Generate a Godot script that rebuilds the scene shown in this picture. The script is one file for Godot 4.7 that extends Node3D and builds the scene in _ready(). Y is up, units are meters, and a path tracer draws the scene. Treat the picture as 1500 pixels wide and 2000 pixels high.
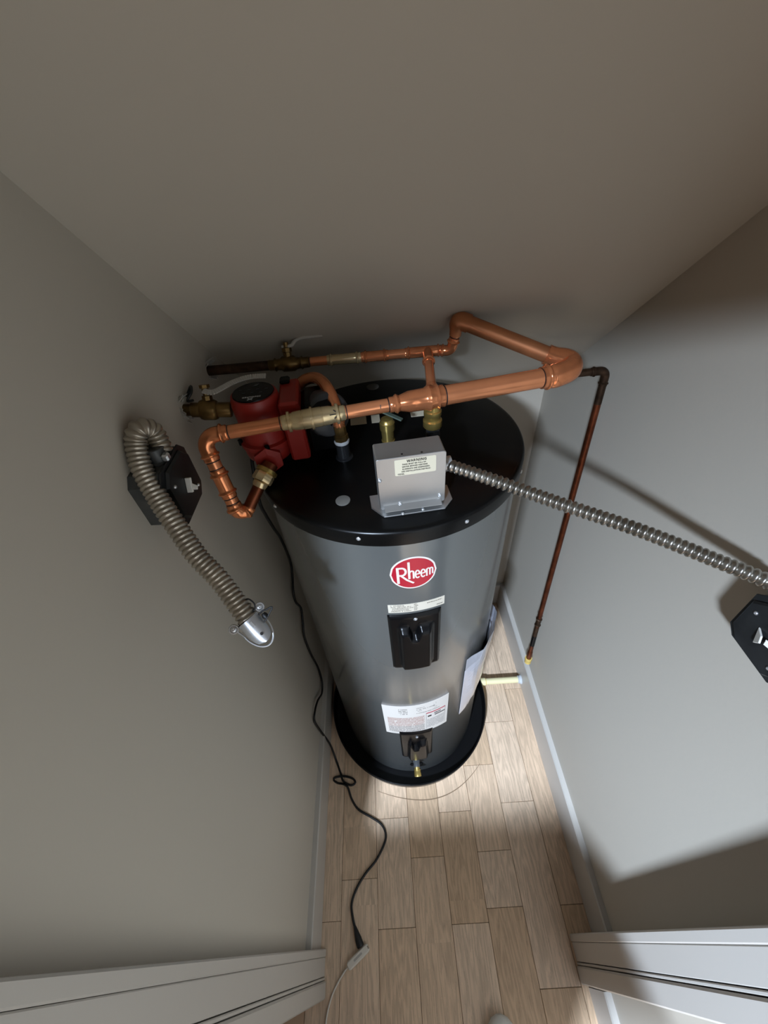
extends Node3D
# Water heater in a closet under the stairs. Metres, y up; the tank's axis is x = 0, z = 0, the doorway lies towards +z.

const XL := -0.341          # closet side walls, back wall, door wall
const XR := 0.499
const ZB := -0.468
const ZD := 0.700
const ZH := 0.790
const TR := 0.256           # tank radius
const LID := 1.318          # top of the tank's lid
var M := {}
var rng := RandomNumberGenerator.new()

# ---------------------------------------------------------------- shape helpers
func mb() -> SurfaceTool:
	var s := SurfaceTool.new()
	s.begin(Mesh.PRIMITIVE_TRIANGLES)
	return s

func vert(s: SurfaceTool, p: Vector3, n: Vector3, uv: Vector2) -> void:
	s.set_normal(n)
	s.set_uv(uv)
	s.add_vertex(p)

func tri(s: SurfaceTool, a: Vector3, b: Vector3, c: Vector3, na: Vector3, nb: Vector3, nc: Vector3, ua := Vector2.ZERO, ub := Vector2.ZERO, uc := Vector2.ZERO) -> void:
	var g := (b - a).cross(c - a)
	if g.length_squared() < 1e-20:
		return
	vert(s, a, na, ua)
	if g.dot(na + nb + nc) > 0.0:
		vert(s, c, nc, uc)
		vert(s, b, nb, ub)
	else:
		vert(s, b, nb, ub)
		vert(s, c, nc, uc)

func quad(s: SurfaceTool, a: Vector3, b: Vector3, c: Vector3, d: Vector3, n: Vector3, ua := Vector2.ZERO, ub := Vector2(1, 0), uc := Vector2(1, 1), ud := Vector2(0, 1)) -> void:
	tri(s, a, b, c, n, n, n, ua, ub, uc)
	tri(s, a, c, d, n, n, n, ua, uc, ud)

# a tube along a path with a radius at each point; two points at one place make a sharp step
func sweep(s: SurfaceTool, pts: PackedVector3Array, rad: PackedFloat32Array, seg := 20, cap0 := true, cap1 := true) -> void:
	var n := pts.size()
	var tan := PackedVector3Array()
	var arc := PackedFloat32Array()
	arc.append(0.0)
	for i in range(1, n):
		arc.append(arc[i - 1] + pts[i].distance_to(pts[i - 1]))
	for i in n:
		var j := i
		var k := i
		while j > 0 and arc[i] - arc[j] < 1e-5:
			j -= 1
		while k < n - 1 and arc[k] - arc[i] < 1e-5:
			k += 1
		tan.append((pts[k] - pts[j]).normalized())
	var up := Vector3.UP
	if absf(tan[0].dot(up)) > 0.9:
		up = Vector3.RIGHT
	var nx := (up - tan[0] * up.dot(tan[0])).normalized()
	var ring := []
	var rdir := []
	for i in n:
		nx = (nx - tan[i] * nx.dot(tan[i])).normalized()
		var ny := tan[i].cross(nx)
		var r := PackedVector3Array()
		var q := PackedVector3Array()
		for k in seg + 1:
			var a := TAU * k / seg
			var d := nx * cos(a) + ny * sin(a)
			q.append(d)
			r.append(pts[i] + d * rad[i])
		ring.append(r)
		rdir.append(q)
	var ang := PackedFloat32Array()
	for i in n - 1:
		ang.append(atan2(rad[i + 1] - rad[i], maxf(arc[i + 1] - arc[i], 1e-7)))
	for i in n - 1:
		if arc[i + 1] - arc[i] < 1e-7 and absf(rad[i + 1] - rad[i]) < 1e-7:
			continue
		var a0 := ang[i]
		var a1 := ang[i]
		if i > 0 and absf(ang[i - 1] - ang[i]) < 0.75:
			a0 = (ang[i - 1] + ang[i]) * 0.5
		if i < n - 2 and absf(ang[i + 1] - ang[i]) < 0.75:
			a1 = (ang[i + 1] + ang[i]) * 0.5
		for k in seg:
			var d0: Vector3 = rdir[i][k]
			var d1: Vector3 = rdir[i][k + 1]
			var e0: Vector3 = rdir[i + 1][k]
			var e1: Vector3 = rdir[i + 1][k + 1]
			var n00 := d0 * cos(a0) - tan[i] * sin(a0)
			var n01 := d1 * cos(a0) - tan[i] * sin(a0)
			var n10 := e0 * cos(a1) - tan[i + 1] * sin(a1)
			var n11 := e1 * cos(a1) - tan[i + 1] * sin(a1)
			var u0 := float(k) / seg
			var u1 := float(k + 1) / seg
			tri(s, ring[i][k], ring[i][k + 1], ring[i + 1][k + 1], n00, n01, n11, Vector2(u0, arc[i]), Vector2(u1, arc[i]), Vector2(u1, arc[i + 1]))
			tri(s, ring[i][k], ring[i + 1][k + 1], ring[i + 1][k], n00, n11, n10, Vector2(u0, arc[i]), Vector2(u1, arc[i + 1]), Vector2(u0, arc[i + 1]))
	for e in [[0, -1.0, cap0], [n - 1, 1.0, cap1]]:
		if e[2] and rad[e[0]] > 1e-5:
			var i: int = e[0]
			var cn: Vector3 = tan[i] * float(e[1])
			for k in seg:
				tri(s, pts[i], ring[i][k], ring[i][k + 1], cn, cn, cn)

# a profile of [height, radius] turned round an axis; the profile may double back to make a hollow
func lathe(s: SurfaceTool, base: Vector3, axis: Vector3, prof: Array, seg := 24) -> void:
	var t := axis.normalized()
	var nx := (Vector3.UP if absf(t.y) < 0.9 else Vector3.RIGHT)
	nx = (nx - t * nx.dot(t)).normalized()
	var ny := t.cross(nx)
	var n := prof.size()
	var ang := PackedFloat32Array()
	for i in n - 1:
		ang.append(atan2(-(float(prof[i + 1][1]) - float(prof[i][1])), float(prof[i + 1][0]) - float(prof[i][0])))
	for i in n - 1:
		var a0 := ang[i]
		var a1 := ang[i]
		if i > 0 and absf(angle_difference(ang[i - 1], ang[i])) < 0.75:
			a0 = ang[i] - angle_difference(ang[i - 1], ang[i]) * 0.5
		if i < n - 2 and absf(angle_difference(ang[i], ang[i + 1])) < 0.75:
			a1 = ang[i] + angle_difference(ang[i], ang[i + 1]) * 0.5
		var c0: Vector3 = base + t * float(prof[i][0])
		var c1: Vector3 = base + t * float(prof[i + 1][0])
		var r0: float = prof[i][1]
		var r1: float = prof[i + 1][1]
		for k in seg:
			var d0 := nx * cos(TAU * k / seg) + ny * sin(TAU * k / seg)
			var d1 := nx * cos(TAU * (k + 1) / seg) + ny * sin(TAU * (k + 1) / seg)
			var f0 := d0
			var f1 := d1
			if seg <= 8:
				f0 = (d0 + d1).normalized()
				f1 = f0
			var n00 := f0 * cos(a0) + t * sin(a0)
			var n01 := f1 * cos(a0) + t * sin(a0)
			var n10 := f0 * cos(a1) + t * sin(a1)
			var n11 := f1 * cos(a1) + t * sin(a1)
			tri(s, c0 + d0 * r0, c0 + d1 * r0, c1 + d1 * r1, n00, n01, n11)
			tri(s, c0 + d0 * r0, c1 + d1 * r1, c1 + d0 * r1, n00, n11, n10)
			if i == 0 and r0 > 1e-4:
				tri(s, c0, c0 + d0 * r0, c0 + d1 * r0, -t, -t, -t)
			if i == n - 2 and r1 > 1.5e-4:
				tri(s, c1, c1 + d0 * r1, c1 + d1 * r1, t, t, t)

func dense(pts: Array, step: float) -> PackedVector3Array:
	var out := PackedVector3Array()
	for i in pts.size() - 1:
		var a: Vector3 = pts[i]
		var b: Vector3 = pts[i + 1]
		var k := maxi(1, int(ceil(a.distance_to(b) / step)))
		for j in k:
			out.append(a.lerp(b, float(j) / k))
	out.append(pts[pts.size() - 1])
	return out

func smooth(pts: Array, step: float) -> PackedVector3Array:
	var c := Curve3D.new()
	c.bake_interval = step
	var n := pts.size()
	for i in n:
		var a: Vector3 = pts[maxi(i - 1, 0)]
		var b: Vector3 = pts[mini(i + 1, n - 1)]
		var t := (b - a) / 6.0
		c.add_point(pts[i], -t, t)
	var out := PackedVector3Array()
	var len := c.get_baked_length()
	var k := maxi(2, int(len / step))
	for i in k + 1:
		out.append(c.sample_baked(len * i / k, true))
	return out

# straight - arc - straight through a corner
func bend(a: Vector3, c: Vector3, b: Vector3, r: float, step := 0.002) -> PackedVector3Array:
	var p := (a - c).normalized()
	var q := (b - c).normalized()
	var half := p.angle_to(q) * 0.5
	var back := minf(r / tan(half), minf(a.distance_to(c), b.distance_to(c)) * 0.95)
	var m := (p + q).normalized()
	var rr := back * tan(half)
	var o := c + m * (rr / sin(half))
	var s := c + p * back
	var e := c + q * back
	var pts := [a]
	var steps := 10
	for i in steps + 1:
		pts.append(o + (s - o).slerp(e - o, float(i) / steps))
	pts.append(b)
	return dense(pts, step)

func same(n: int, r: float) -> PackedFloat32Array:
	var o := PackedFloat32Array()
	for i in n:
		o.append(r)
	return o

func tube(s: SurfaceTool, pts: PackedVector3Array, r: float, seg := 20) -> void:
	sweep(s, pts, same(pts.size(), r), seg)

# the radius of a crimped fitting at a distance d from its end: sleeve, bead, neck, body
func crimp(d: float, r: float, body: float) -> float:
	var k := r / 0.0111
	d /= k
	if d < 0.0062:
		return r * (1.13 if d > 0.0008 else 1.09)
	if d < 0.0120:
		return r * (1.13 + 0.27 * sin(PI * (d - 0.0062) / 0.0058))
	if d < 0.0180:
		return r * lerpf(1.13, body, smoothstep(0.012, 0.018, d))
	return r * body

func fitting(s: SurfaceTool, pts: PackedVector3Array, r0: float, r1: float, body := 1.12, ends := 3, seg := 24) -> void:
	var n := pts.size()
	var arc := PackedFloat32Array()
	arc.append(0.0)
	for i in range(1, n):
		arc.append(arc[i - 1] + pts[i].distance_to(pts[i - 1]))
	var total := arc[n - 1]
	var rad := PackedFloat32Array()
	for i in n:
		var t := arc[i] / total
		var a := crimp(arc[i], r0, body) if ends & 1 else r0 * body
		var b := crimp(total - arc[i], r1, body) if ends & 2 else r1 * body
		rad.append(lerpf(a, b, smoothstep(0.4, 0.6, t)))
	sweep(s, pts, rad, seg)

func bbox(s: SurfaceTool, xf: Transform3D, size: Vector3, bev: float, grain := 0.0, off := Vector2.ZERO) -> void:
	var h := size * 0.5
	for ax in 3:
		var u := (ax + 1) % 3
		var v := (ax + 2) % 3
		for sg in [-1.0, 1.0]:
			var c := []
			for q in [[-1, -1], [1, -1], [1, 1], [-1, 1]]:
				var p := Vector3.ZERO
				p[ax] = sg * h[ax]
				p[u] = q[0] * (h[u] - bev)
				p[v] = q[1] * (h[v] - bev)
				c.append(p)
			var n := Vector3.ZERO
			n[ax] = sg
			var uv := []
			for p in c:
				uv.append(Vector2(p.x, p.z) * grain + off)
			quad(s, xf * c[0], xf * c[1], xf * c[2], xf * c[3], xf.basis * n, uv[0], uv[1], uv[2], uv[3])
	if bev <= 0.0:
		return
	for ax in 3:
		var u := (ax + 1) % 3
		var v := (ax + 2) % 3
		for a in [-1.0, 1.0]:
			for b in [-1.0, 1.0]:
				var c := []
				for q in [[-1, 0], [1, 0], [1, 1], [-1, 1]]:
					var p := Vector3.ZERO
					p[ax] = q[0] * (h[ax] - bev)
					p[u] = a * (h[u] if q[1] == 0 else h[u] - bev)
					p[v] = b * (h[v] - bev if q[1] == 0 else h[v])
					c.append(p)
				var n := Vector3.ZERO
				n[u] = a
				n[v] = b
				quad(s, xf * c[0], xf * c[1], xf * c[2], xf * c[3], (xf.basis * n).normalized(), off, off, off, off)
	for a in [-1.0, 1.0]:
		for b in [-1.0, 1.0]:
			for d in [-1.0, 1.0]:
				var sg := Vector3(a, b, d)
				var n := (xf.basis * sg).normalized()
				tri(s, xf * (sg * Vector3(h.x, h.y - bev, h.z - bev)), xf * (sg * Vector3(h.x - bev, h.y, h.z - bev)), xf * (sg * Vector3(h.x - bev, h.y - bev, h.z)), n, n, n)

func wall_box(s: SurfaceTool, a: Vector3, b: Vector3, bev := 0.0) -> void:
	bbox(s, Transform3D(Basis.IDENTITY, (a + b) * 0.5), (b - a).abs(), bev)

# a plate with a bevelled front: outline in the local xy plane, from z0 to z1
func plate(s: SurfaceTool, xf: Transform3D, poly: PackedVector2Array, z0: float, z1: float, bev: float) -> void:
	var n := poly.size()
	if not Geometry2D.is_polygon_clockwise(poly):
		poly = poly.duplicate()
		poly.reverse()
	var inset := PackedVector2Array()
	for i in n:
		var e0 := (poly[i] - poly[(i + n - 1) % n]).normalized()
		var e1 := (poly[(i + 1) % n] - poly[i]).normalized()
		var n0 := Vector2(e0.y, -e0.x)
		var n1 := Vector2(e1.y, -e1.x)
		var m := (n0 + n1)
		m = m / maxf(m.dot(n0), 0.3)
		var p := poly[i] + m * bev
		var q := poly[i] - m * bev
		inset.append(p if Geometry2D.is_point_in_polygon(p, poly) else q)
	var idx := Geometry2D.triangulate_polygon(inset)
	var fn := xf.basis.z.normalized()
	for i in range(0, idx.size(), 3):
		var a := inset[idx[i]]
		var b := inset[idx[i + 1]]
		var c := inset[idx[i + 2]]
		tri(s, xf * Vector3(a.x, a.y, z1), xf * Vector3(b.x, b.y, z1), xf * Vector3(c.x, c.y, z1), fn, fn, fn)
		a = poly[idx[i]]
		b = poly[idx[i + 1]]
		c = poly[idx[i + 2]]
		tri(s, xf * Vector3(a.x, a.y, z0), xf * Vector3(b.x, b.y, z0), xf * Vector3(c.x, c.y, z0), -fn, -fn, -fn)
	for i in n:
		var j := (i + 1) % n
		var e := (poly[j] - poly[i]).normalized()
		var mid := (poly[i] + poly[j]) * 0.5
		var o := Vector2(-e.y, e.x)
		if Geometry2D.is_point_in_polygon(mid + o * 1e-5, poly):
			o = -o
		var on := (xf.basis * Vector3(o.x, o.y, 0)).normalized()
		quad(s, xf * Vector3(poly[i].x, poly[i].y, z0), xf * Vector3(poly[j].x, poly[j].y, z0), xf * Vector3(poly[j].x, poly[j].y, z1 - bev), xf * Vector3(poly[i].x, poly[i].y, z1 - bev), on)
		quad(s, xf * Vector3(poly[i].x, poly[i].y, z1 - bev), xf * Vector3(poly[j].x, poly[j].y, z1 - bev), xf * Vector3(inset[j].x, inset[j].y, z1), xf * Vector3(inset[i].x, inset[i].y, z1), (on + fn).normalized())

func round_rect(w: float, h: float, r: float, k := 4) -> PackedVector2Array:
	var o := PackedVector2Array()
	for c in [[1, 1, 0], [-1, 1, 1], [-1, -1, 2], [1, -1, 3]]:
		for i in k + 1:
			var a: float = (float(c[2]) + float(i) / k) * PI / 2
			o.append(Vector2(c[0] * (w / 2 - r), c[1] * (h / 2 - r)) + Vector2(cos(a), sin(a)) * r)
	return o

func ngon(k: int, r: float, turn := 0.0) -> PackedVector2Array:
	var o := PackedVector2Array()
	for i in k:
		o.append(Vector2(cos(turn + TAU * i / k), sin(turn + TAU * i / k)) * r)
	return o

func on_tank(az: float, y: float, r: float) -> Vector3:
	return Vector3(sin(az) * r, y, cos(az) * r)

# a sheet that follows the tank: az in degrees, height above the jacket from a callable h(u, v)
func tank_sheet(s: SurfaceTool, a0: float, a1: float, y0: float, y1: float, nx: int, ny: int, h: Callable, skew := 0.0) -> void:
	var P := []
	for j in ny + 1:
		var row := PackedVector3Array()
		for i in nx + 1:
			var u := float(i) / nx
			var v := float(j) / ny
			row.append(on_tank(deg_to_rad(lerpf(a0, a1, u)), lerpf(y0, y1, v) + skew * (u - 0.5), TR + h.call(u, v)))
		P.append(row)
	var nor := func(i: int, j: int) -> Vector3:
		var dx: Vector3 = P[j][mini(i + 1, nx)] - P[j][maxi(i - 1, 0)]
		var dy: Vector3 = P[mini(j + 1, ny)][i] - P[maxi(j - 1, 0)][i]
		return dx.cross(dy).normalized()
	for j in ny:
		for i in nx:
			var uv := [Vector2(float(i) / nx, 1.0 - float(j) / ny), Vector2(float(i + 1) / nx, 1.0 - float(j) / ny), Vector2(float(i + 1) / nx, 1.0 - float(j + 1) / ny), Vector2(float(i) / nx, 1.0 - float(j + 1) / ny)]
			var a: Vector3 = nor.call(i, j)
			var b: Vector3 = nor.call(i + 1, j)
			var c: Vector3 = nor.call(i + 1, j + 1)
			var d: Vector3 = nor.call(i, j + 1)
			tri(s, P[j][i], P[j][i + 1], P[j + 1][i + 1], a, b, c, uv[0], uv[1], uv[2])
			tri(s, P[j][i], P[j + 1][i + 1], P[j + 1][i], a, c, d, uv[0], uv[2], uv[3])
	# the edge down to the jacket
	var rim := []
	for i in nx:
		rim.append([P[0][i], P[0][i + 1], Vector3.DOWN])
		rim.append([P[ny][i], P[ny][i + 1], Vector3.UP])
	for j in ny:
		var l := on_tank(deg_to_rad(a0 - 90), 0, 1)
		rim.append([P[j][0], P[j + 1][0], l])
		rim.append([P[j][nx], P[j + 1][nx], -l])
	for e in rim:
		var p: Vector3 = e[0]
		var q: Vector3 = e[1]
		var ip := on_tank(atan2(p.x, p.z), p.y, TR - 0.0005)
		var iq := on_tank(atan2(q.x, q.z), q.y, TR - 0.0005)
		quad(s, p, q, iq, ip, e[2])

# a pen stroke on the tank: points in metres from (az, y)
func tank_stroke(s: SurfaceTool, pts: Array, w: float, az: float, y: float, th: float, base := 0.0) -> void:
	var n := pts.size()
	var L := []
	var R := []
	for i in n:
		var a: Vector2 = pts[maxi(i - 1, 0)]
		var b: Vector2 = pts[mini(i + 1, n - 1)]
		var o := (b - a).normalized().orthogonal() * w * 0.5
		L.append(pts[i] + o)
		R.append(pts[i] - o)
	var put := func(p: Vector2, h: float) -> Vector3:
		return on_tank(deg_to_rad(az) + p.x / TR, y + p.y, TR + base + h)
	for i in n - 1:
		var nn := on_tank(deg_to_rad(az) + pts[i].x / TR, 0, 1)
		quad(s, put.call(L[i], th), put.call(L[i + 1], th), put.call(R[i + 1], th), put.call(R[i], th), nn)
		for e in [L, R]:
			var sd: Vector3 = put.call(e[i], 0.0) - put.call(pts[i], 0.0)
			quad(s, put.call(e[i], th), put.call(e[i + 1], th), put.call(e[i + 1], 0.0), put.call(e[i], 0.0), sd.normalized())

# ---------------------------------------------------------------- scene helpers
var taken := {}
func numbered(called: String) -> String:
	if not taken.has(called):
		taken[called] = 0
		return called
	taken[called] += 1
	return "%s_%03d" % [called, taken[called]]

func obj(called: String, st: SurfaceTool, mat: Material, parent: Node = self) -> MeshInstance3D:
	var o := MeshInstance3D.new()
	o.name = numbered(called) if parent == self else called
	o.mesh = st.commit()
	o.material_override = mat
	parent.add_child(o, true)
	return o

func thing(called: String, label: String, category: String, group := "") -> Node3D:
	var o := Node3D.new()
	o.name = numbered(called)
	add_child(o, true)
	o.set_meta("label", label)
	o.set_meta("category", category)
	if group:
		o.set_meta("group", group)
	return o

func tag(o: Node, label: String, category: String) -> void:
	o.set_meta("label", label)
	o.set_meta("category", category)

func struct(called: String, st: SurfaceTool, mat: Material) -> MeshInstance3D:
	var o := obj(called, st, mat)
	o.set_meta("kind", "structure")
	return o

func mat(c: Color, rough := 0.5, metal := 0.0, spec := 0.5) -> StandardMaterial3D:
	var m := StandardMaterial3D.new()
	m.albedo_color = c
	m.roughness = rough
	m.metallic = metal
	m.metallic_specular = spec
	return m

func rgb(r: int, g: int, b: int) -> Color:
	return Color8(r, g, b)

func noise_tex(freq: float, lo: Color, hi: Color, size := 256, octaves := 4, normal := false, strength := 1.0) -> NoiseTexture2D:
	var f := FastNoiseLite.new()
	f.seed = 7
	f.frequency = freq
	f.fractal_octaves = octaves
	var t := NoiseTexture2D.new()
	t.noise = f
	t.width = size
	t.height = size
	t.seamless = true
	if normal:
		t.as_normal_map = true
		t.bump_strength = strength
	else:
		var g := Gradient.new()
		g.colors = PackedColorArray([lo, hi])
		t.color_ramp = g
	return t

func tri_map(m: StandardMaterial3D, scale: float) -> void:
	m.uv1_triplanar = true
	m.uv1_world_triplanar = true
	m.uv1_scale = Vector3.ONE * scale

func worn(c: Color, rough: float, metal: float, lo: float, scale: float, freq := 0.02) -> StandardMaterial3D:
	# a metal whose colour and polish vary a little
	var m := mat(c, rough, metal)
	m.albedo_texture = noise_tex(freq * 0.4, Color(lo, lo, lo), Color.WHITE, 256, 3)
	m.roughness_texture = noise_tex(freq * 0.4, Color(0.8, 0.8, 0.8), Color.WHITE, 256, 2)
	tri_map(m, scale * 0.7)
	return m

func wood_image(sd: int) -> ImageTexture:
	var im := Image.create(128, 1024, false, Image.FORMAT_RGB8)
	var f := FastNoiseLite.new()
	f.seed = sd
	f.frequency = 1.0
	f.fractal_octaves = 4
	var g := FastNoiseLite.new()
	g.seed = sd + 31
	g.frequency = 1.0
	for y in 1024:
		for x in 128:
			var u := x / 128.0
			var v := y / 1024.0
			var warp := g.get_noise_2d(u * 1.2, v * 2.0) * 0.5
			var ringv := sin((u * 5.0 + warp * 5.0 + g.get_noise_2d(u * 2.0 + 9.0, v * 1.1) * 3.0) * TAU)
			var fine := f.get_noise_2d(u * 46.0, v * 5.0)
			var pore := f.get_noise_2d(u * 95.0 + 40.0, v * 14.0)
			var t := 0.90 + 0.045 * ringv + 0.055 * fine - (0.07 if pore > 0.38 else 0.0) + 0.06 * warp
			im.set_pixel(x, y, Color(clampf(t, 0, 1), clampf(t * 0.985, 0, 1), clampf(t * 0.96, 0, 1)))
	return ImageTexture.create_from_image(im)

func print_image(w: int, h: int, bg: Color, rows: Array) -> ImageTexture:
	# rows of tiny print: [x0, x1, y, line height, colour, fill]
	var im := Image.create(w, h, false, Image.FORMAT_RGB8)
	im.fill(bg)
	for r in rows:
		var x := int(r[0] * w)
		var hh := maxi(1, int(r[3] * h))
		if r[5] >= 1.0:
			im.fill_rect(Rect2i(x, int(r[2] * h), int((r[1] - r[0]) * w), hh), r[4])
			continue
		while x < int(r[1] * w):
			var ww := 2 + rng.randi() % 5
			if rng.randf() < r[5]:
				var bits := ww
				for k in bits:
					if x + k < int(r[1] * w):
						im.fill_rect(Rect2i(x + k, int(r[2] * h) + rng.randi() % 2, 1, maxi(1, hh - rng.randi() % 2)), r[4].lerp(bg, rng.randf() * 0.5))
			x += ww + 1 + rng.randi() % 2
	return ImageTexture.create_from_image(im)

func lettering(called: String, text: String, height: float, xf: Transform3D, m: Material, parent: Node, bold := true) -> MeshInstance3D:
	var f := SystemFont.new()
	f.font_names = PackedStringArray(["Droid Sans"])
	f.font_weight = 700 if bold else 400
	var t := TextMesh.new()
	t.text = text
	t.font = f
	t.font_size = 32
	t.pixel_size = height / 23.0
	t.depth = 0.0003
	t.curve_step = 2.0
	t.horizontal_alignment = HORIZONTAL_ALIGNMENT_CENTER
	t.vertical_alignment = VERTICAL_ALIGNMENT_CENTER
	var o := MeshInstance3D.new()
	o.name = called
	o.mesh = t
	o.material_override = m
	o.transform = xf
	parent.add_child(o, true)
	return o

func screw(parent: Node, at: Vector3, axis: Vector3, r := 0.0035, called := "screw", m: Material = null) -> void:
	var s := mb()
	lathe(s, at - axis.normalized() * 0.001, axis, [[0, r], [0.0018, r], [0.0028, r * 0.75], [0.0032, r * 0.35], [0.0024, r * 0.3], [0.0022, 0.0001]], 12)
	obj(called, s, m if m else M.zinc, parent)

func look(at: Vector3, z: Vector3, up := Vector3.UP) -> Transform3D:
	var zz := z.normalized()
	var x := up.cross(zz).normalized()
	return Transform3D(Basis(x, zz.cross(x), zz), at)

func mark(parent: Node, at: Vector3, axis: Vector3, r: float) -> void:
	var s := mb()
	lathe(s, at - axis.normalized() * 0.0009, axis, [[0, r + 0.0002], [0.0018, r + 0.0002]], 24)
	obj("insertion_mark", s, M.ink, parent)

# ---------------------------------------------------------------- the scene
func _ready() -> void:
	rng.seed = 20
	view()
	materials()
	room()
	hall()
	heater()
	pan()
	main_line()
	branch_line()
	cold_line()
	pump()
	wall_pipe()
	drain_stub()
	conduits()
	boxes()
	cord()
	shoe()

func view() -> void:
	var cam := Camera3D.new()
	cam.name = "camera"
	cam.transform = Transform3D(Basis(Vector3(0.99565, -0.07287, 0.04214), Vector3(0.08095, 0.72305, -0.68604), Vector3(0.01952, 0.68680, 0.72614)).orthonormalized(), Vector3(-0.0045, 1.7680, 0.6920))
	cam.fov = 103.14
	cam.near = 0.01
	add_child(cam)
	cam.current = true
	var env := Environment.new()
	env.background_mode = Environment.BG_COLOR
	env.background_color = Color(0.35, 0.42, 0.5)
	env.tonemap_mode = Environment.TONE_MAPPER_LINEAR
	env.tonemap_exposure = 1.0
	env.sdfgi_enabled = true
	env.ssao_enabled = true
	env.ssil_enabled = true
	var we := WorldEnvironment.new()
	we.name = "environment"
	we.environment = env
	add_child(we)
	# unseen downlight under the hall ceiling, placed to light the right wall and floor
	var l := SpotLight3D.new()
	l.name = "unseen_hall_lamp_light"
	l.transform = look(LAMP, Vector3.UP, Vector3.BACK)
	l.light_color = Color(0.825, 0.895, 0.985)
	l.light_energy = 30.5
	l.light_size = 0.10
	l.spot_range = 12.0
	l.spot_attenuation = 2.0
	l.spot_angle = 85.0
	l.spot_angle_attenuation = 1.0
	l.shadow_enabled = true
	add_child(l)

const LAMP := Vector3(-0.70, 2.42, 2.00)

func materials() -> void:
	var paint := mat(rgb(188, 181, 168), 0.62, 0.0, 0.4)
	paint.normal_enabled = true
	paint.normal_texture = noise_tex(0.06, Color.BLACK, Color.WHITE, 256, 3, true, 2.0)
	paint.normal_scale = 0.05
	tri_map(paint, 5.0)
	M.paint = paint
	M.trim = mat(rgb(188, 183, 175), 0.38, 0.0, 0.5)
	M.dust = mat(rgb(120, 116, 110), 0.9)
	M.black = mat(rgb(10, 10, 10), 0.28, 0.0, 0.35)
	M.black_plastic = mat(rgb(11, 11, 12), 0.26, 0.0, 0.28)
	M.pan = mat(rgb(14, 14, 15), 0.35, 0.0, 0.45)
	M.jacket = mat(rgb(110, 112, 110), 0.18, 0.40, 0.6)
	M.seam = mat(rgb(52, 53, 52), 0.4)
	M.zinc = mat(rgb(212, 214, 216), 0.36, 0.85)
	M.steel = worn(rgb(196, 196, 194), 0.42, 0.85, 0.9, 4.0, 0.02)
	M.flex = worn(rgb(190, 186, 178), 0.34, 1.0, 0.75, 8.0, 0.03)
	M.flex_old = worn(rgb(196, 187, 172), 0.40, 0.85, 0.82, 8.0, 0.03)
	M.copper = worn(rgb(246, 160, 110), 0.25, 0.64, 0.92, 9.0, 0.02)
	M.copper_fit = worn(rgb(244, 155, 104), 0.18, 0.70, 0.90, 12.0, 0.03)
	M.copper_old = worn(rgb(150, 84, 56), 0.42, 0.9, 0.6, 10.0, 0.03)
	M.copper_dark = worn(rgb(92, 68, 50), 0.5, 0.7, 0.5, 12.0, 0.04)
	M.brass = worn(rgb(226, 204, 158), 0.26, 0.65, 0.94, 12.0, 0.03)
	M.brass_old = worn(rgb(140, 112, 66), 0.45, 0.85, 0.6, 12.0, 0.04)
	M.brass_yellow = worn(rgb(204, 178, 104), 0.32, 0.85, 0.9, 12.0, 0.03)
	M.ink = mat(rgb(20, 14, 12), 0.6)
	M.red = mat(rgb(150, 36, 28), 0.42, 0.0, 0.5)
	M.box = worn(rgb(84, 86, 85), 0.5, 0.35, 0.75, 10.0, 0.03)
	M.cover = worn(rgb(48, 50, 51), 0.45, 0.3, 0.75, 10.0, 0.03)
	M.white = mat(rgb(222, 220, 212), 0.5)
	M.sticker = mat(rgb(212, 203, 178), 0.6)
	M.logo_red = mat(rgb(168, 24, 44), 0.3)
	M.logo_white = mat(rgb(222, 214, 204), 0.35)
	M.grey_plastic = mat(rgb(62, 64, 66), 0.35)
	M.sleeve = mat(rgb(40, 41, 43), 0.3)
	M.pvc = mat(rgb(232, 222, 176), 0.4)
	M.yellow = mat(rgb(226, 196, 110), 0.5)
	M.putty = mat(rgb(196, 200, 202), 0.8)
	M.cord = mat(rgb(14, 15, 16), 0.5)
	M.cord_white = mat(rgb(214, 208, 196), 0.5)
	M.lever = mat(rgb(176, 172, 164), 0.5)
	M.plug = mat(rgb(112, 110, 104), 0.7)
	M.flake = mat(rgb(170, 166, 158), 0.9)
	M.green = mat(rgb(70, 84, 74), 0.6)
	M.copper_dull = worn(rgb(214, 142, 96), 0.5, 0.6, 0.86, 9.0, 0.02)
	var film := mat(Color(0.86, 0.88, 0.94, 0.30), 0.12, 0.0, 0.6)
	film.transparency = BaseMaterial3D.TRANSPARENCY_ALPHA
	M.film = film
	M.wood = []
	for k in 3:
		var w := mat([rgb(230, 203, 176), rgb(221, 192, 162), rgb(236, 211, 186)][k], 0.48, 0.0, 0.4)
		w.albedo_texture = wood_image(11 + k)
		M.wood.append(w)
	M.hall = mat(rgb(106, 86, 73), 0.7)  # for unseen hall surfaces; dark and warm to shape the light they bounce
	M.hall_floor = mat(rgb(190, 160, 132), 0.5)
	M.gap = mat(rgb(84, 66, 50), 0.8)

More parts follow.
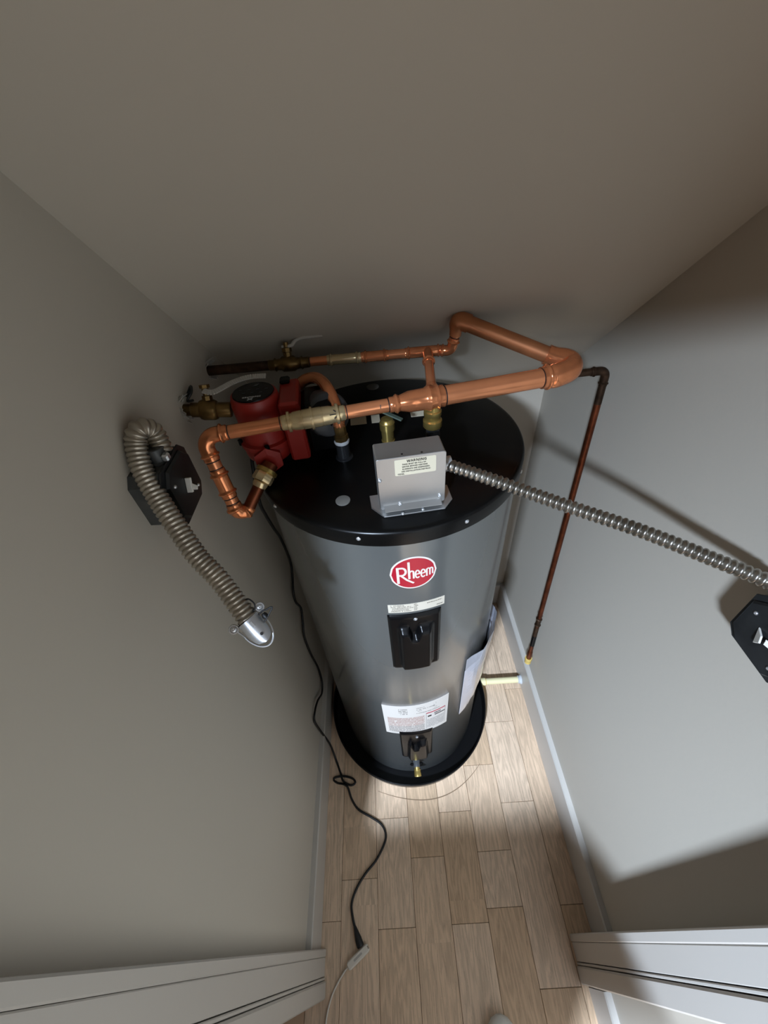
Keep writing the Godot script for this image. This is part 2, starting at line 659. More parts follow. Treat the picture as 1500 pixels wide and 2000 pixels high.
func room() -> void:
	# floor: a bed with boards laid on it, running towards the door
	var floor_node := Node3D.new()
	floor_node.name = "floor"
	floor_node.set_meta("kind", "structure")
	add_child(floor_node)
	var s := mb()
	wall_box(s, Vector3(-2.6, -0.10, -0.56), Vector3(0.9, -0.0035, 4.1))
	obj("floor_bed", s, M.gap, floor_node)
	var edges := [XL - 0.02, -0.265, -0.150, -0.036, 0.074, 0.186, 0.297, 0.412, XR + 0.02]
	var joints := [[-0.1, 0.642, 1.1], [-0.05, 0.548, 1.3], [-0.2, 0.393, 0.665], [0.05, 0.504, 0.98], [-0.26, 0.386, 0.664], [0.248, 0.499, 0.634], [-0.24, 0.102, 0.37, 0.80], [-0.024, 0.637, 1.0]]
	for c in 8:
		var zs := [ZB - 0.02]
		zs.append_array(joints[c])
		zs.append(1.45)
		for k in zs.size() - 1:
			plank(floor_node, edges[c], edges[c + 1], zs[k], zs[k + 1])
	# the rest of the hall floor, out of sight, in one piece
	s = mb()
	wall_box(s, Vector3(-2.5, -0.02, 0.79), Vector3(XL - 0.0205, 0, 4.0))
	wall_box(s, Vector3(XL - 0.02, -0.02, 1.4505), Vector3(XR, 0, 4.0))
	var rest := obj("hall_boards", s, M.hall_floor, floor_node)
	rest.set_meta("kind", "stuff")
	s = mb()
	var arc := []
	for i in 31:
		var a := deg_to_rad(lerpf(-24.0, 44.0, i / 30.0))
		arc.append(Vector3(sin(a) * 0.352 + 0.004, 0.0004, cos(a) * 0.345 + 0.006 * sin(a * 5.0)))
	for i in 30:
		var w := 0.0016 * (0.4 + 0.6 * sin(PI * (i + 0.5) / 30.0))
		var p: Vector3 = arc[i]
		var q: Vector3 = arc[i + 1]
		var o := (q - p).normalized().cross(Vector3.UP) * w
		quad(s, p - o, q - o, q + o, p + o, Vector3.UP)
	obj("scratch_mark", s, mat(rgb(132, 108, 84), 0.8), floor_node)
	s = mb()
	wall_box(s, Vector3(XL - 0.08, -0.10, ZB - 0.08), Vector3(XL, 2.60, ZD))
	struct("wall_left", s, M.paint)
	s = mb()
	wall_box(s, Vector3(XR, -0.10, ZB - 0.08), Vector3(XR + 0.08, 2.60, ZD))
	struct("wall_right", s, M.paint)
	s = mb()
	wall_box(s, Vector3(XL, -0.10, ZB - 0.08), Vector3(XR, 1.40, ZB))
	struct("wall_back", s, M.paint)
	# the sloping soffit under the stairs
	var a := Vector3(0, 1.5914 + 0.9272 * (ZB - 0.03), ZB - 0.03)
	var b := Vector3(0, 1.5914 + 0.9272 * (ZD + 0.03), ZD + 0.03)
	var dir := (b - a).normalized()
	var up := Vector3(0, dir.z, -dir.y)
	s = mb()
	bbox(s, Transform3D(Basis(Vector3.RIGHT, up, Vector3.RIGHT.cross(up)), (a + b) * 0.5 + up * 0.05 + Vector3((XL + XR) * 0.5, 0, 0)), Vector3(XR - XL + 0.02, 0.10, a.distance_to(b)), 0.0)
	struct("ceiling", s, M.paint)
	# the door wall, its opening from x = -0.32 to 0.43, up to 1.86
	s = mb()
	wall_box(s, Vector3(-2.60, -0.02, ZD), Vector3(-0.33, 2.70, ZH))
	wall_box(s, Vector3(0.437, -0.02, ZD), Vector3(0.58, 2.70, ZH))
	wall_box(s, Vector3(-0.33, HEAD + 0.02, ZD), Vector3(0.437, 2.70, ZH))
	struct("wall_front", s, M.paint)
	# baseboards
	s = mb()
	base_run(s, Vector3(XL, 0, ZB), Vector3(XL, 0, ZD), Vector3.RIGHT)
	struct("baseboard_left", s, M.trim)
	s = mb()
	base_run(s, Vector3(XR, 0, ZB), Vector3(XR, 0, ZD), Vector3.LEFT)
	struct("baseboard_right", s, M.trim)
	s = mb()
	base_run(s, Vector3(XL + 0.018, 0, ZB), Vector3(XR - 0.018, 0, ZB), Vector3.BACK)
	struct("baseboard_back", s, M.trim)
	# jamb linings: closet casing edge, lining board, bead, stop board, hall casing
	for sd in [-1.0, 1.0]:
		var jx: float = 0.4155 if sd > 0 else -0.3075
		var t := Node3D.new()
		t.name = "trim_2" if sd > 0 else "trim_1"
		t.set_meta("kind", "structure")
		add_child(t)
		var w: float = 0.437 if sd > 0 else -0.33
		s = mb()
		wall_box(s, Vector3(jx, 0, 0.698), Vector3(w + sd * 0.045, HEAD, 0.7145), 0.002)
		obj("closet_casing", s, M.trim, t)
		s = mb()
		wall_box(s, Vector3(jx + sd * 0.0015, 0, 0.7150), Vector3(w, HEAD, 0.7530), 0.0012)
		obj("jamb_board", s, M.trim, t)
		s = mb()
		wall_box(s, Vector3(jx + sd * 0.0005, 0, 0.7545), Vector3(w, HEAD, 0.7595), 0.0012)
		obj("bead_strip", s, M.trim, t)
		s = mb()
		wall_box(s, Vector3(jx - sd * 0.003, 0, 0.7610), Vector3(w, HEAD, 0.7960), 0.003)
		obj("stop_board", s, M.trim, t)
	s = mb()
	wall_box(s, Vector3(-0.33, HEAD, 0.698), Vector3(0.437, HEAD + 0.02, 0.796), 0.002)
	struct("trim_3", s, M.trim)

const HEAD := 1.84

func plank(parent: Node, x0: float, x1: float, z0: float, z1: float) -> void:
	var s := mb()
	var y := rng.randf_range(-0.0004, 0.0002)
	var off := Vector2(rng.randf(), rng.randf())
	var size := Vector3(x1 - x0 - 0.0010, 0.02, z1 - z0 - 0.0009)
	var h := size * 0.5
	bbox(s, Transform3D(Basis.IDENTITY, Vector3((x0 + x1) * 0.5, y - 0.01, (z0 + z1) * 0.5)), size, 0.0009, 1.0, Vector2.ZERO)
	var st := SurfaceTool.new()
	# uv: across 0.16 m, along 1.2 m
	var mesh := s.commit()
	var md := MeshDataTool.new()
	md.create_from_surface(mesh, 0)
	for i in md.get_vertex_count():
		var v := md.get_vertex(i)
		md.set_vertex_uv(i, Vector2(v.x / 0.16, v.z / 1.2) + off)
	mesh.clear_surfaces()
	md.commit_to_surface(mesh)
	var o := MeshInstance3D.new()
	o.name = "plank"
	o.mesh = mesh
	o.material_override = M.wood[rng.randi() % 3]
	parent.add_child(o, true)

# a square-topped board along a wall, its upper edge eased
func base_run(s: SurfaceTool, a: Vector3, b: Vector3, out: Vector3, h := 0.1417, t := 0.0175) -> void:
	var prof := [[0.0, 0.0], [t, 0.0], [t, h - 0.004], [t - 0.003, h], [0.0, h]]
	for i in 4:
		var p: Array = prof[i]
		var q: Array = prof[i + 1]
		var n := (out * float(q[1] - p[1]) - Vector3.UP * float(q[0] - p[0])).normalized()
		quad(s, a + out * p[0] + Vector3.UP * p[1], b + out * p[0] + Vector3.UP * p[1], b + out * q[0] + Vector3.UP * q[1], a + out * q[0] + Vector3.UP * q[1], n)
	for e in [[a, (a - b).normalized()], [b, (b - a).normalized()]]:
		quad(s, e[0], e[0] + out * t, e[0] + out * t + Vector3.UP * h, e[0] + Vector3.UP * h, e[1])

func hall() -> void:  # left wall, back wall and ceiling of the hall are out of view
	var s := mb()
	wall_box(s, Vector3(0.448, -0.02, ZH), Vector3(0.58, 2.7, 4.1))
	struct("wall_hall_right", s, M.paint)
	s = mb()
	base_run(s, Vector3(0.448, 0, 0.802), Vector3(0.448, 0, 4.0), Vector3.LEFT)
	struct("baseboard_hall_right", s, M.trim)
	s = mb()
	wall_box(s, Vector3(-2.60, -0.02, ZH), Vector3(-2.50, 2.7, 4.1))
	struct("unseen_wall_hall_left", s, M.hall)
	s = mb()
	wall_box(s, Vector3(-2.60, -0.02, 4.0), Vector3(0.58, 2.7, 4.1))
	struct("unseen_wall_hall_back", s, M.hall)
	s = mb()
	wall_box(s, Vector3(-2.60, 2.6, ZD), Vector3(0.58, 2.7, 4.1))
	struct("unseen_ceiling_hall", s, M.hall)
	# an unseen low wall in the hall, placed to shade the closet floor
	s = mb()
	wall_box(s, Vector3(-2.50, -0.02, 1.13), Vector3(0.06, 1.115, 1.22), 0.004)
	struct("unseen_low_wall", s, M.hall)
	# the lamp, out of view: a can, opaque rim, glowing disc looking down
	var t := thing("unseen_ceiling_lamp", "unseen round can lamp with glowing disc under the hall ceiling outside the closet door", "lamp")
	s = mb()
	lathe(s, Vector3(LAMP.x, 2.6, LAMP.z), Vector3.DOWN, [[0.0, 0.110], [2.6 - LAMP.y - 0.012, 0.110], [2.6 - LAMP.y - 0.010, 0.108], [2.6 - LAMP.y - 0.010, 0.100], [0.130, 0.096], [0.128, 0.0001]], 40)
	obj("can", s, M.trim, t)
	var bulb := mat(Color(1, 1, 1), 0.4)
	bulb.emission_enabled = true
	bulb.emission = Color(0.94, 0.98, 1.0)
	bulb.emission_energy_multiplier = 2.0
	s = mb()
	lathe(s, Vector3(LAMP.x, 2.46, LAMP.z), Vector3.DOWN, [[0.0, 0.094], [0.006, 0.094], [0.008, 0.090], [0.008, 0.0001]], 40)
	obj("glowing_disc", s, bulb, t)

# ---------------------------------------------------------------- the tank
func heater() -> void:
	var t := thing("water_heater", "tall grey cylindrical electric water heater with black top standing in a black pan", "water heater")
	var s := mb()
	sweep(s, PackedVector3Array([Vector3(0, 0.006, 0), Vector3(0, 0.012, 0), Vector3(0, 1.30, 0)]), PackedFloat32Array([TR - 0.004, TR, TR]), 128)
	obj("jacket", s, M.jacket, t)
	# overlapping seam of the jacket
	s = mb()
	tank_sheet(s, 78.0, 79.0, 0.01, 1.289, 1, 1, func(_u, _v): return 0.0012)
	obj("jacket_seam", s, M.seam, t)
	# lid
	var lid_st := mb()
	var LR := 0.2625
	lathe(lid_st, Vector3(0, 1.286, 0), Vector3.UP, [[0, TR - 0.001], [0.0, LR], [0.024, LR], [0.0275, LR - 0.0012], [0.0300, LR - 0.0045], [0.0308, LR - 0.010], [0.0312, 0.2], [0.0320, 0.0001]], 128)
	var lid := obj("lid", lid_st, M.black, t)
	for a in [-13.3, 25.6, 62.0, 118.0, -52.0, -110.0, 180.0]:
		var az := deg_to_rad(a)
		screw(lid, on_tank(az, 1.302, LR), on_tank(az, 0, 1), 0.0038)
	for p in [[Vector3(-0.085, LID, 0.180), 0.0125], [Vector3(-0.026, LID, -0.222), 0.015]]:
		s = mb()
		lathe(s, p[0] - Vector3.UP * 0.001, Vector3.UP, [[0, p[1]], [0.0018, p[1]], [0.0024, p[1] * 0.85], [0.0026, 0.0001]], 24)
		obj("foam_plug", s, M.plug, lid)
	var g := -0.04
	for q in [[Vector3(-0.060, 0, -0.076), 0.034, 0.040], [Vector3(-0.023, 0, -0.074), 0.018, 0.032], [Vector3(0.068, 0, -0.082), 0.032, 0.026]]:
		s = mb()
		bbox(s, Transform3D(Basis(Vector3.UP, 0.05), q[0] + Vector3.UP * (LID + 0.0003)), Vector3(q[1], 0.0008, q[2]), 0.0002)
		obj("sticker", s, M.sticker, lid)
	# badge
	s = mb()
	var az := 5.35
	var yc := 1.204
	var ell := func(k: float) -> Array:
		var o := []
		for i in 49:
			var a := TAU * i / 48.0
			o.append(Vector2(cos(a) * 0.0415 * k, sin(a) * 0.043 * k))
		return o
	badge_fill(s, ell.call(1.0), az, yc, 0.0008)
	var badge := obj("badge", s, M.logo_white, t)
	badge.set_meta("label", "red oval maker's badge with white border")
	s = mb()
	badge_fill(s, ell.call(0.925), az, yc, 0.0011)
	obj("badge_field", s, M.logo_red, badge)
	s = mb()
	letters(s, az, yc)
	obj("badge_lettering", s, M.logo_white, badge)
	# rating strip
	var rows := []
	for k in 5:
		rows.append([0.05, 0.36 + 0.04 * (k % 3) - (0.08 if k == 0 else 0.0), 0.08 + 0.18 * k, 0.10, rgb(70, 66, 60), 0.9])
		rows.append([0.45, 0.50 + 0.02 * (k % 2), 0.08 + 0.18 * k, 0.10, rgb(70, 66, 60), 0.9])
	rows.append([0.68, 0.95, 0.20, 0.11, rgb(70, 66, 60), 0.9])
	rows.append([0.83, 0.97, 0.72, 0.11, rgb(50, 48, 44), 0.95])
	var strip := mat(rgb(204, 196, 180), 0.5)
	strip.albedo_texture = print_image(256, 56, Color.WHITE, rows)
	s = mb()
	tank_sheet(s, -6.1, 18.8, 1.0855, 1.1120, 24, 1, func(_u, _v): return 0.0006)
	var rs := obj("rating_strip", s, strip, t)
	rs.set_meta("label", "narrow white rating strip with small print")
	# upper element cover: a moulded panel with a raised pocket
	var cover := func(u: float, v: float) -> float:
		var q := Vector2(absf(u - 0.5) * 2, absf(v - 0.5) * 2)
		var rim := smoothstep(1.0, 0.90, q.x) * smoothstep(1.0, 0.95, q.y)
		var h := 0.0015 + 0.0045 * rim
		var px := smoothstep(0.16, 0.25, u) * smoothstep(0.86, 0.72, u)
		var top := 0.85 - 0.13 * smoothstep(0.11, 0.04, absf(u - 0.47))
		var py := smoothstep(0.06, 0.12, v) * smoothstep(top, top - 0.07, v)
		return h + 0.016 * px * py
	s = mb()
	tank_sheet(s, -6.8, 17.2, 0.861, 1.078, 44, 56, cover)
	var ac := obj("access_cover", s, M.black_plastic, t)
	for yy in [1.066, 0.868]:
		screw(ac, on_tank(deg_to_rad(5.3), yy, TR + 0.006), on_tank(deg_to_rad(5.3), 0, 1), 0.0042)
	# large instruction label
	rows = []
	for k in 4:
		rows.append([0.24, 0.37, 0.10 + 0.05 * k, 0.025, rgb(70, 68, 68), 0.9])
	rows.append([0.50, 0.62, 0.10, 0.02, rgb(120, 116, 116), 0.8])
	rows.append([0.50, 0.78, 0.15, 0.02, rgb(90, 86, 86), 0.9])
	rows.append([0.52, 0.58, 0.20, 0.02, rgb(120, 116, 116), 0.8])
	rows.append([0.50, 0.86, 0.27, 0.02, rgb(60, 58, 60), 0.9])
	for k in 6:
		rows.append([0.74 + 0.006 * absi(k - 3), 0.82 - 0.006 * absi(k - 3), 0.08 + 0.03 * k, 0.014, rgb(60, 60, 62), 0.7])
	for k in 16:
		var c := rgb(168, 110, 100) if k < 9 else rgb(110, 100, 100)
		rows.append([0.06, 0.62, 0.40 + 0.034 * k, 0.024, c, 0.96])
	rows.append([0.645, 0.955, 0.34, 0.035, rgb(214, 70, 96), 1.0])
	rows.append([0.645, 0.650, 0.34, 0.58, rgb(60, 60, 70), 1.0])
	rows.append([0.950, 0.955, 0.34, 0.58, rgb(60, 60, 70), 1.0])
	rows.append([0.67, 0.73, 0.45, 0.05, rgb(24, 24, 30), 1.0])
	rows.append([0.77, 0.88, 0.40, 0.05, rgb(24, 24, 30), 0.96])
	rows.append([0.78, 0.95, 0.47, 0.035, rgb(30, 30, 40), 1.0])
	for k in 9:
		rows.append([0.66, 0.94, 0.58 + 0.036 * k, 0.022, rgb(110, 112, 120), 0.95])
	var big := mat(rgb(206, 200, 192), 0.55)
	big.albedo_texture = print_image(512, 256, Color.WHITE, rows)
	s = mb()
	tank_sheet(s, -17.4, 25.4, 0.418, 0.628, 36, 1, func(_u, _v): return 0.0007, 0.012)
	var bl := obj("instruction_label", s, big, t)
	bl.set_meta("label", "large white instruction label with red warning bar")
	# lower element cover
	var low := func(u: float, v: float) -> float:
		var q := Vector2(absf(u - 0.5) * 2, absf(v - 0.5) * 2)
		var rim := smoothstep(1.0, 0.88, q.x) * smoothstep(1.0, 0.93, q.y)
		var w := lerpf(0.24, 0.17, v)
		var px := smoothstep(w + 0.12, w, absf(u - 0.52))
		var top := 0.74 - 0.16 * smoothstep(0.14, 0.05, absf(u - 0.46))
		return 0.0012 + 0.0045 * rim + 0.016 * px * smoothstep(top, top - 0.08, v) * smoothstep(0.02, 0.10, v)
	s = mb()
	tank_sheet(s, -8.3, 14.7, 0.196, 0.430, 40, 48, low)
	ac = obj("access_cover", s, M.black_plastic, t)
	screw(ac, on_tank(deg_to_rad(3.4), 0.398, TR + 0.007), on_tank(deg_to_rad(3.4), 0, 1), 0.0045)
	# drain valve
	az = deg_to_rad(2.0)
	var out := on_tank(az, 0, 1)
	s = mb()
	lathe(s, on_tank(az, 0.140, TR - 0.003), out, [[0, 0.013], [0.02, 0.012], [0.026, 0.010]], 20)
	var dv := obj("drain_valve", s, M.grey_plastic, t)
	s = mb()
	var dn := (out + Vector3(0, -0.35, 0)).normalized()
	lathe(s, on_tank(az, 0.140, TR + 0.010), dn, [[0, 0.008], [0.002, 0.011], [0.010, 0.0115], [0.011, 0.0095], [0.016, 0.0095], [0.017, 0.0115], [0.026, 0.0115], [0.028, 0.0125], [0.038, 0.0125], [0.039, 0.010], [0.033, 0.009], [0.033, 0.0001]], 20)
	obj("valve_body", s, M.brass_yellow, dv)
	s = mb()
	bbox(s, look(on_tank(az, 0.143, TR + 0.012), out), Vector3(0.046, 0.007, 0.010), 0.004)  # small dark bar across the valve
	obj("dark_bar", s, M.black_plastic, dv)
	# document pouch hanging off the right side
	pouch(t)
	# nipples
	for q in [[Vector3(-0.086, LID, 0.055), 0], [Vector3(0.081, LID, 0.064), 1]]:
		s = mb()
		lathe(s, q[0] - Vector3.UP * 0.002, Vector3.UP, [[0, 0.0165], [0.004, 0.0165], [0.005, 0.0125], [0.034 + 0.020 * float(q[1]), 0.0125], [0.035 + 0.020 * float(q[1]), 0.0105]], 24)
		var np := obj("nipple", s, M.sleeve, t)
		if q[1] == 0:
			s = mb()
			lathe(s, q[0] + Vector3.UP * 0.033, Vector3.UP, [[0, 0.0135], [0.004, 0.0145], [0.007, 0.0135]], 24)
			obj("collar", s, M.putty, np)
	# relief valve
	s = mb()
	lathe(s, Vector3(0, LID - 0.001, 0.012), Vector3.UP, [[0, 0.0120], [0.001, 0.0132], [0.0035, 0.0132], [0.004, 0.0118], [0.028, 0.0128], [0.0285, 0.0148], [0.042, 0.0148], [0.044, 0.0125], [0.050, 0.0110], [0.051, 0.0001]], 24)
	var rv := obj("relief_valve", s, M.brass_yellow, t)
	s = mb()
	bbox(s, Transform3D(Basis(Vector3.UP, -0.5) * Basis(Vector3.FORWARD, 0.25), Vector3(0.010, LID + 0.0535, 0.010)), Vector3(0.044, 0.003, 0.010), 0.001)
	obj("test_lever", s, M.green, rv)
	junction(t)

func badge_fill(s: SurfaceTool, pts: Array, az: float, y: float, h: float) -> void:
	# an oval patch in strips that follow the tank's curve
	var n := 24
	for i in n:
		var x0 := lerpf(-1, 1, float(i) / n)
		var x1 := lerpf(-1, 1, float(i + 1) / n)
		var half: float = pts[0].x
		var tall: float = pts[12].y
		var y0 := tall * sqrt(maxf(0.0, 1 - x0 * x0))
		var y1 := tall * sqrt(maxf(0.0, 1 - x1 * x1))
		var a0 := deg_to_rad(az) + x0 * half / TR
		var a1 := deg_to_rad(az) + x1 * half / TR
		var n0 := on_tank(a0, 0, 1)
		var n1 := on_tank(a1, 0, 1)
		tri(s, on_tank(a0, y - y0, TR + h), on_tank(a1, y - y1, TR + h), on_tank(a1, y + y1, TR + h), n0, n1, n1)
		tri(s, on_tank(a0, y - y0, TR + h), on_tank(a1, y + y1, TR + h), on_tank(a0, y + y0, TR + h), n0, n1, n0)
		for sg in [-1.0, 1.0]:
			quad(s, on_tank(a0, y + sg * y0, TR + h), on_tank(a1, y + sg * y1, TR + h), on_tank(a1, y + sg * y1, TR), on_tank(a0, y + sg * y0, TR), Vector3.UP * sg)

func arc2(c: Vector2, rx: float, ry: float, d0: float, d1: float, k := 12) -> Array:
	var o := []
	for i in k + 1:
		var a := deg_to_rad(lerpf(d0, d1, float(i) / k))
		o.append(c + Vector2(cos(a) * rx, sin(a) * ry))
	return o

func letters(s: SurfaceTool, az: float, y: float) -> void:
	# "Rheem" in pen strokes, millimetres from the middle of the badge
	var put := func(pts: Array, w: float):
		var o := []
		for p in pts:
			o.append(Vector2(p.x * 0.001, p.y * 0.001))
		tank_stroke(s, o, w * 0.001, az, y, 0.0004, 0.0011)
	# R: stem, bowl and a long leg
	put.call([Vector2(-27.0, -25), Vector2(-27.6, 19)], 4.6)
	put.call([Vector2(-29.5, 17.5), Vector2(-20, 17.5)] + arc2(Vector2(-20, 7.5), 6.6, 10, 90, -90) + [Vector2(-26, -2.5)], 4.0)
	put.call([Vector2(-22, -2.5), Vector2(-12, -16), Vector2(0, -27)], 4.0)
	# h with its tall ascender
	put.call([Vector2(-7.5, -14), Vector2(-8.0, 32)], 4.0)
	put.call([Vector2(-7.5, 2), Vector2(-5.5, 6)] + arc2(Vector2(-2.9, 3.0), 2.9, 4.2, 120, 0) + [Vector2(0.2, -14)], 3.2)
	# e, e
	for x in [7.0, 17.0]:
		put.call([Vector2(x - 3.4, -3.6), Vector2(x + 3.4, -2.6)] + arc2(Vector2(x, -2.6), 3.6, 9.6, 0, 180) + arc2(Vector2(x, -4.0), 3.6, 9.6, 180, 320), 2.8)
	# m
	put.call([Vector2(23.6, -13.5), Vector2(23.4, 7)], 3.0)
	put.call([Vector2(23.6, 3)] + arc2(Vector2(26.4, 3.0), 2.7, 4.0, 150, 0) + [Vector2(29.2, -12)], 2.7)
	put.call([Vector2(29.2, 3)] + arc2(Vector2(31.6, 3.0), 2.5, 4.0, 150, 0) + [Vector2(34.2, -10)], 2.7)

func pouch(t: Node) -> void:
	# clear sleeve with folded papers inside, taped at its sides and gaping at the top
	var s := mb()
	var n := 14
	var m := 8
	var P := []
	for layer in 2:
		var g := []
		for j in m + 1:
			var row := PackedVector3Array()
			for i in n + 1:
				var u := float(i) / n
				var v := float(j) / m
				var az := deg_to_rad(lerpf(37.0, 86.0, u))
				var edge := smoothstep(0.0, 0.25, u) * smoothstep(1.0, 0.8, u) * smoothstep(0.0, 0.15, v)
				var off := 0.002 + edge * (0.004 + 0.012 * v) if layer == 0 else 0.001 + edge * (0.002 + 0.006 * v)
				var y := lerpf(0.40, 0.765 if layer == 0 else 0.70, v) + 0.012 * sin(u * 5.0) * v
				row.append(on_tank(az, y, TR + off + (0.0016 * sin(u * 23.0 + v * 9.0) * edge)))
			g.append(row)
		P.append(g)
	var sheet := func(g: Array) -> SurfaceTool:
		var st := mb()
		for j in m:
			for i in n:
				var a: Vector3 = g[j][i]
				var b: Vector3 = g[j][i + 1]
				var c: Vector3 = g[j + 1][i + 1]
				var d: Vector3 = g[j + 1][i]
				var nn := ((b - a).cross(d - a)).normalized()
				var q := [Vector2(float(i) / n, 1 - float(j) / m), Vector2(float(i + 1) / n, 1 - float(j) / m), Vector2(float(i + 1) / n, 1 - float(j + 1) / m), Vector2(float(i) / n, 1 - float(j + 1) / m)]
				quad(st, a, b, c, d, nn, q[0], q[1], q[2], q[3])
				quad(st, a - nn * 0.0004, b - nn * 0.0004, c - nn * 0.0004, d - nn * 0.0004, -nn, q[0], q[1], q[2], q[3])
		return st
	var o := obj("document_pouch", sheet.call(P[0]), M.film, t)
	o.set_meta("label", "clear plastic document pouch")
	var rows := []
	for k in 12:
		rows.append([0.1, 0.9, 0.08 + 0.07 * k, 0.03, rgb(170, 170, 172), 0.75])
	var paper := mat(rgb(206, 206, 212), 0.7)
	paper.albedo_texture = print_image(256, 256, Color.WHITE, rows)
	obj("papers", sheet.call(P[1]), paper, o)

func junction(t: Node) -> void:
	# the steel wiring box screwed on the lid; local x to the right, z to the front
	var xf := Transform3D(Basis(Vector3.UP, deg_to_rad(5.3)), Vector3(0.0275, LID, 0.1895))
	var s := mb()
	bbox(s, xf.translated_local(Vector3(0, 0.052, -0.001)), Vector3(0.1035, 0.100, 0.044), 0.002)
	var b := obj("junction_box", s, M.steel, t)
	b.set_meta("label", "galvanised steel wiring box with warning sticker")
	s = mb()
	var flat := Transform3D(xf.basis * Basis(Vector3.RIGHT, -PI / 2), xf.origin)
	plate(s, flat, PackedVector2Array([Vector2(-0.066, -0.010), Vector2(-0.048, -0.036), Vector2(0.050, -0.036), Vector2(0.067, -0.016), Vector2(0.067, 0.020), Vector2(-0.066, 0.020)]), 0.0, 0.002, 0.0005)
	obj("flange", s, M.steel, b)
	s = mb()
	plate(s, xf.translated_local(Vector3(0, 0.055, 0.021)), round_rect(0.1045, 0.097, 0.004), 0.0, 0.0022, 0.0006)
	obj("front_cover", s, M.steel, b)
	s = mb()
	bbox(s, Transform3D(xf.basis * Basis(Vector3.RIGHT, 0.5), xf * Vector3(0.0, 0.0105, 0.027)), Vector3(0.092, 0.0012, 0.013), 0.0004)
	obj("bent_lip", s, M.steel, b)
	s = mb()
	plate(s, xf.translated_local(Vector3(0.006, 0.0845, 0.0232)), round_rect(0.062, 0.029, 0.002), 0.0, 0.0004, 0.0001)
	var st := obj("warning_sticker", s, M.sticker, b)
	var lines := [["WARNING", 0.0044, 0.0110, 0.002], ["TANK MUST BE FULL OF", 0.0022, 0.0055, -0.002], ["WATER BEFORE HEATING", 0.0022, 0.0012, -0.001], ["ELEMENTS ARE ENERGIZED.", 0.0022, -0.0031, 0.001], ["SEE INSTALLATION INSTRUC-", 0.0022, -0.0074, 0.001], ["TIONS.", 0.0022, -0.0117, -0.022]]
	for l in lines:
		lettering("printed_line", l[0], l[1], xf.translated_local(Vector3(0.006 + l[3], 0.0845 + l[2], 0.0238)), M.ink, st)
	var f := xf.basis.z
	for p in [Vector3(-0.049, 0.066, 0.0235), Vector3(0.044, 0.020, 0.0235), Vector3(-0.020, 0.014, 0.0235)]:
		screw(b, xf * p, f, 0.0032)
	for p in [Vector3(-0.018, 0.002, 0.0345), Vector3(0.015, 0.002, 0.031)]:
		screw(b, xf * p, Vector3.UP, 0.003)
	for p in [Vector3(-0.012, 0.1015, 0.014), Vector3(0.017, 0.1015, 0.016)]:  # dark discs: the shade inside small punched holes, put in as colour
		s = mb()
		lathe(s, xf * p, Vector3.UP, [[0, 0.0018], [0.0007, 0.0018]], 10)
		obj("painted_hole", s, M.ink, b)
	s = mb()
	lathe(s, xf * Vector3(0.050, 0.062, 0.0), xf.basis.x, [[0, 0.0135], [0.006, 0.0135], [0.007, 0.012], [0.016, 0.012]], 20)
	obj("conduit_connector", s, M.zinc, b)

func pan() -> void:
	var s := mb()
	var R := 0.313
	lathe(s, Vector3(0, 0.0005, 0), Vector3.UP, [[0.0, R - 0.010], [0.004, R - 0.006], [0.046, R - 0.002], [0.049, R], [0.051, R - 0.001], [0.051, R - 0.004], [0.046, R - 0.006], [0.006, R - 0.010], [0.004, R - 0.014], [0.004, 0.0001]], 112)
	var o := obj("drain_pan", s, M.pan)
	tag(o, "shallow round black drain pan under the water heater", "pan")

# ---------------------------------------------------------------- pipework
func pipe(called: String, parent: Node, pts: PackedVector3Array, r: float, m: Material, seg := 24) -> MeshInstance3D:
	var s := mb()
	tube(s, pts, r, seg)
	return obj(called, s, m, parent)

func fit(called: String, parent: Node, pts: PackedVector3Array, r0: float, r1: float, m: Material, body := 1.12, ends := 3) -> MeshInstance3D:
	var s := mb()
	fitting(s, pts, r0, r1, body, ends)
	return obj(called, s, m, parent)

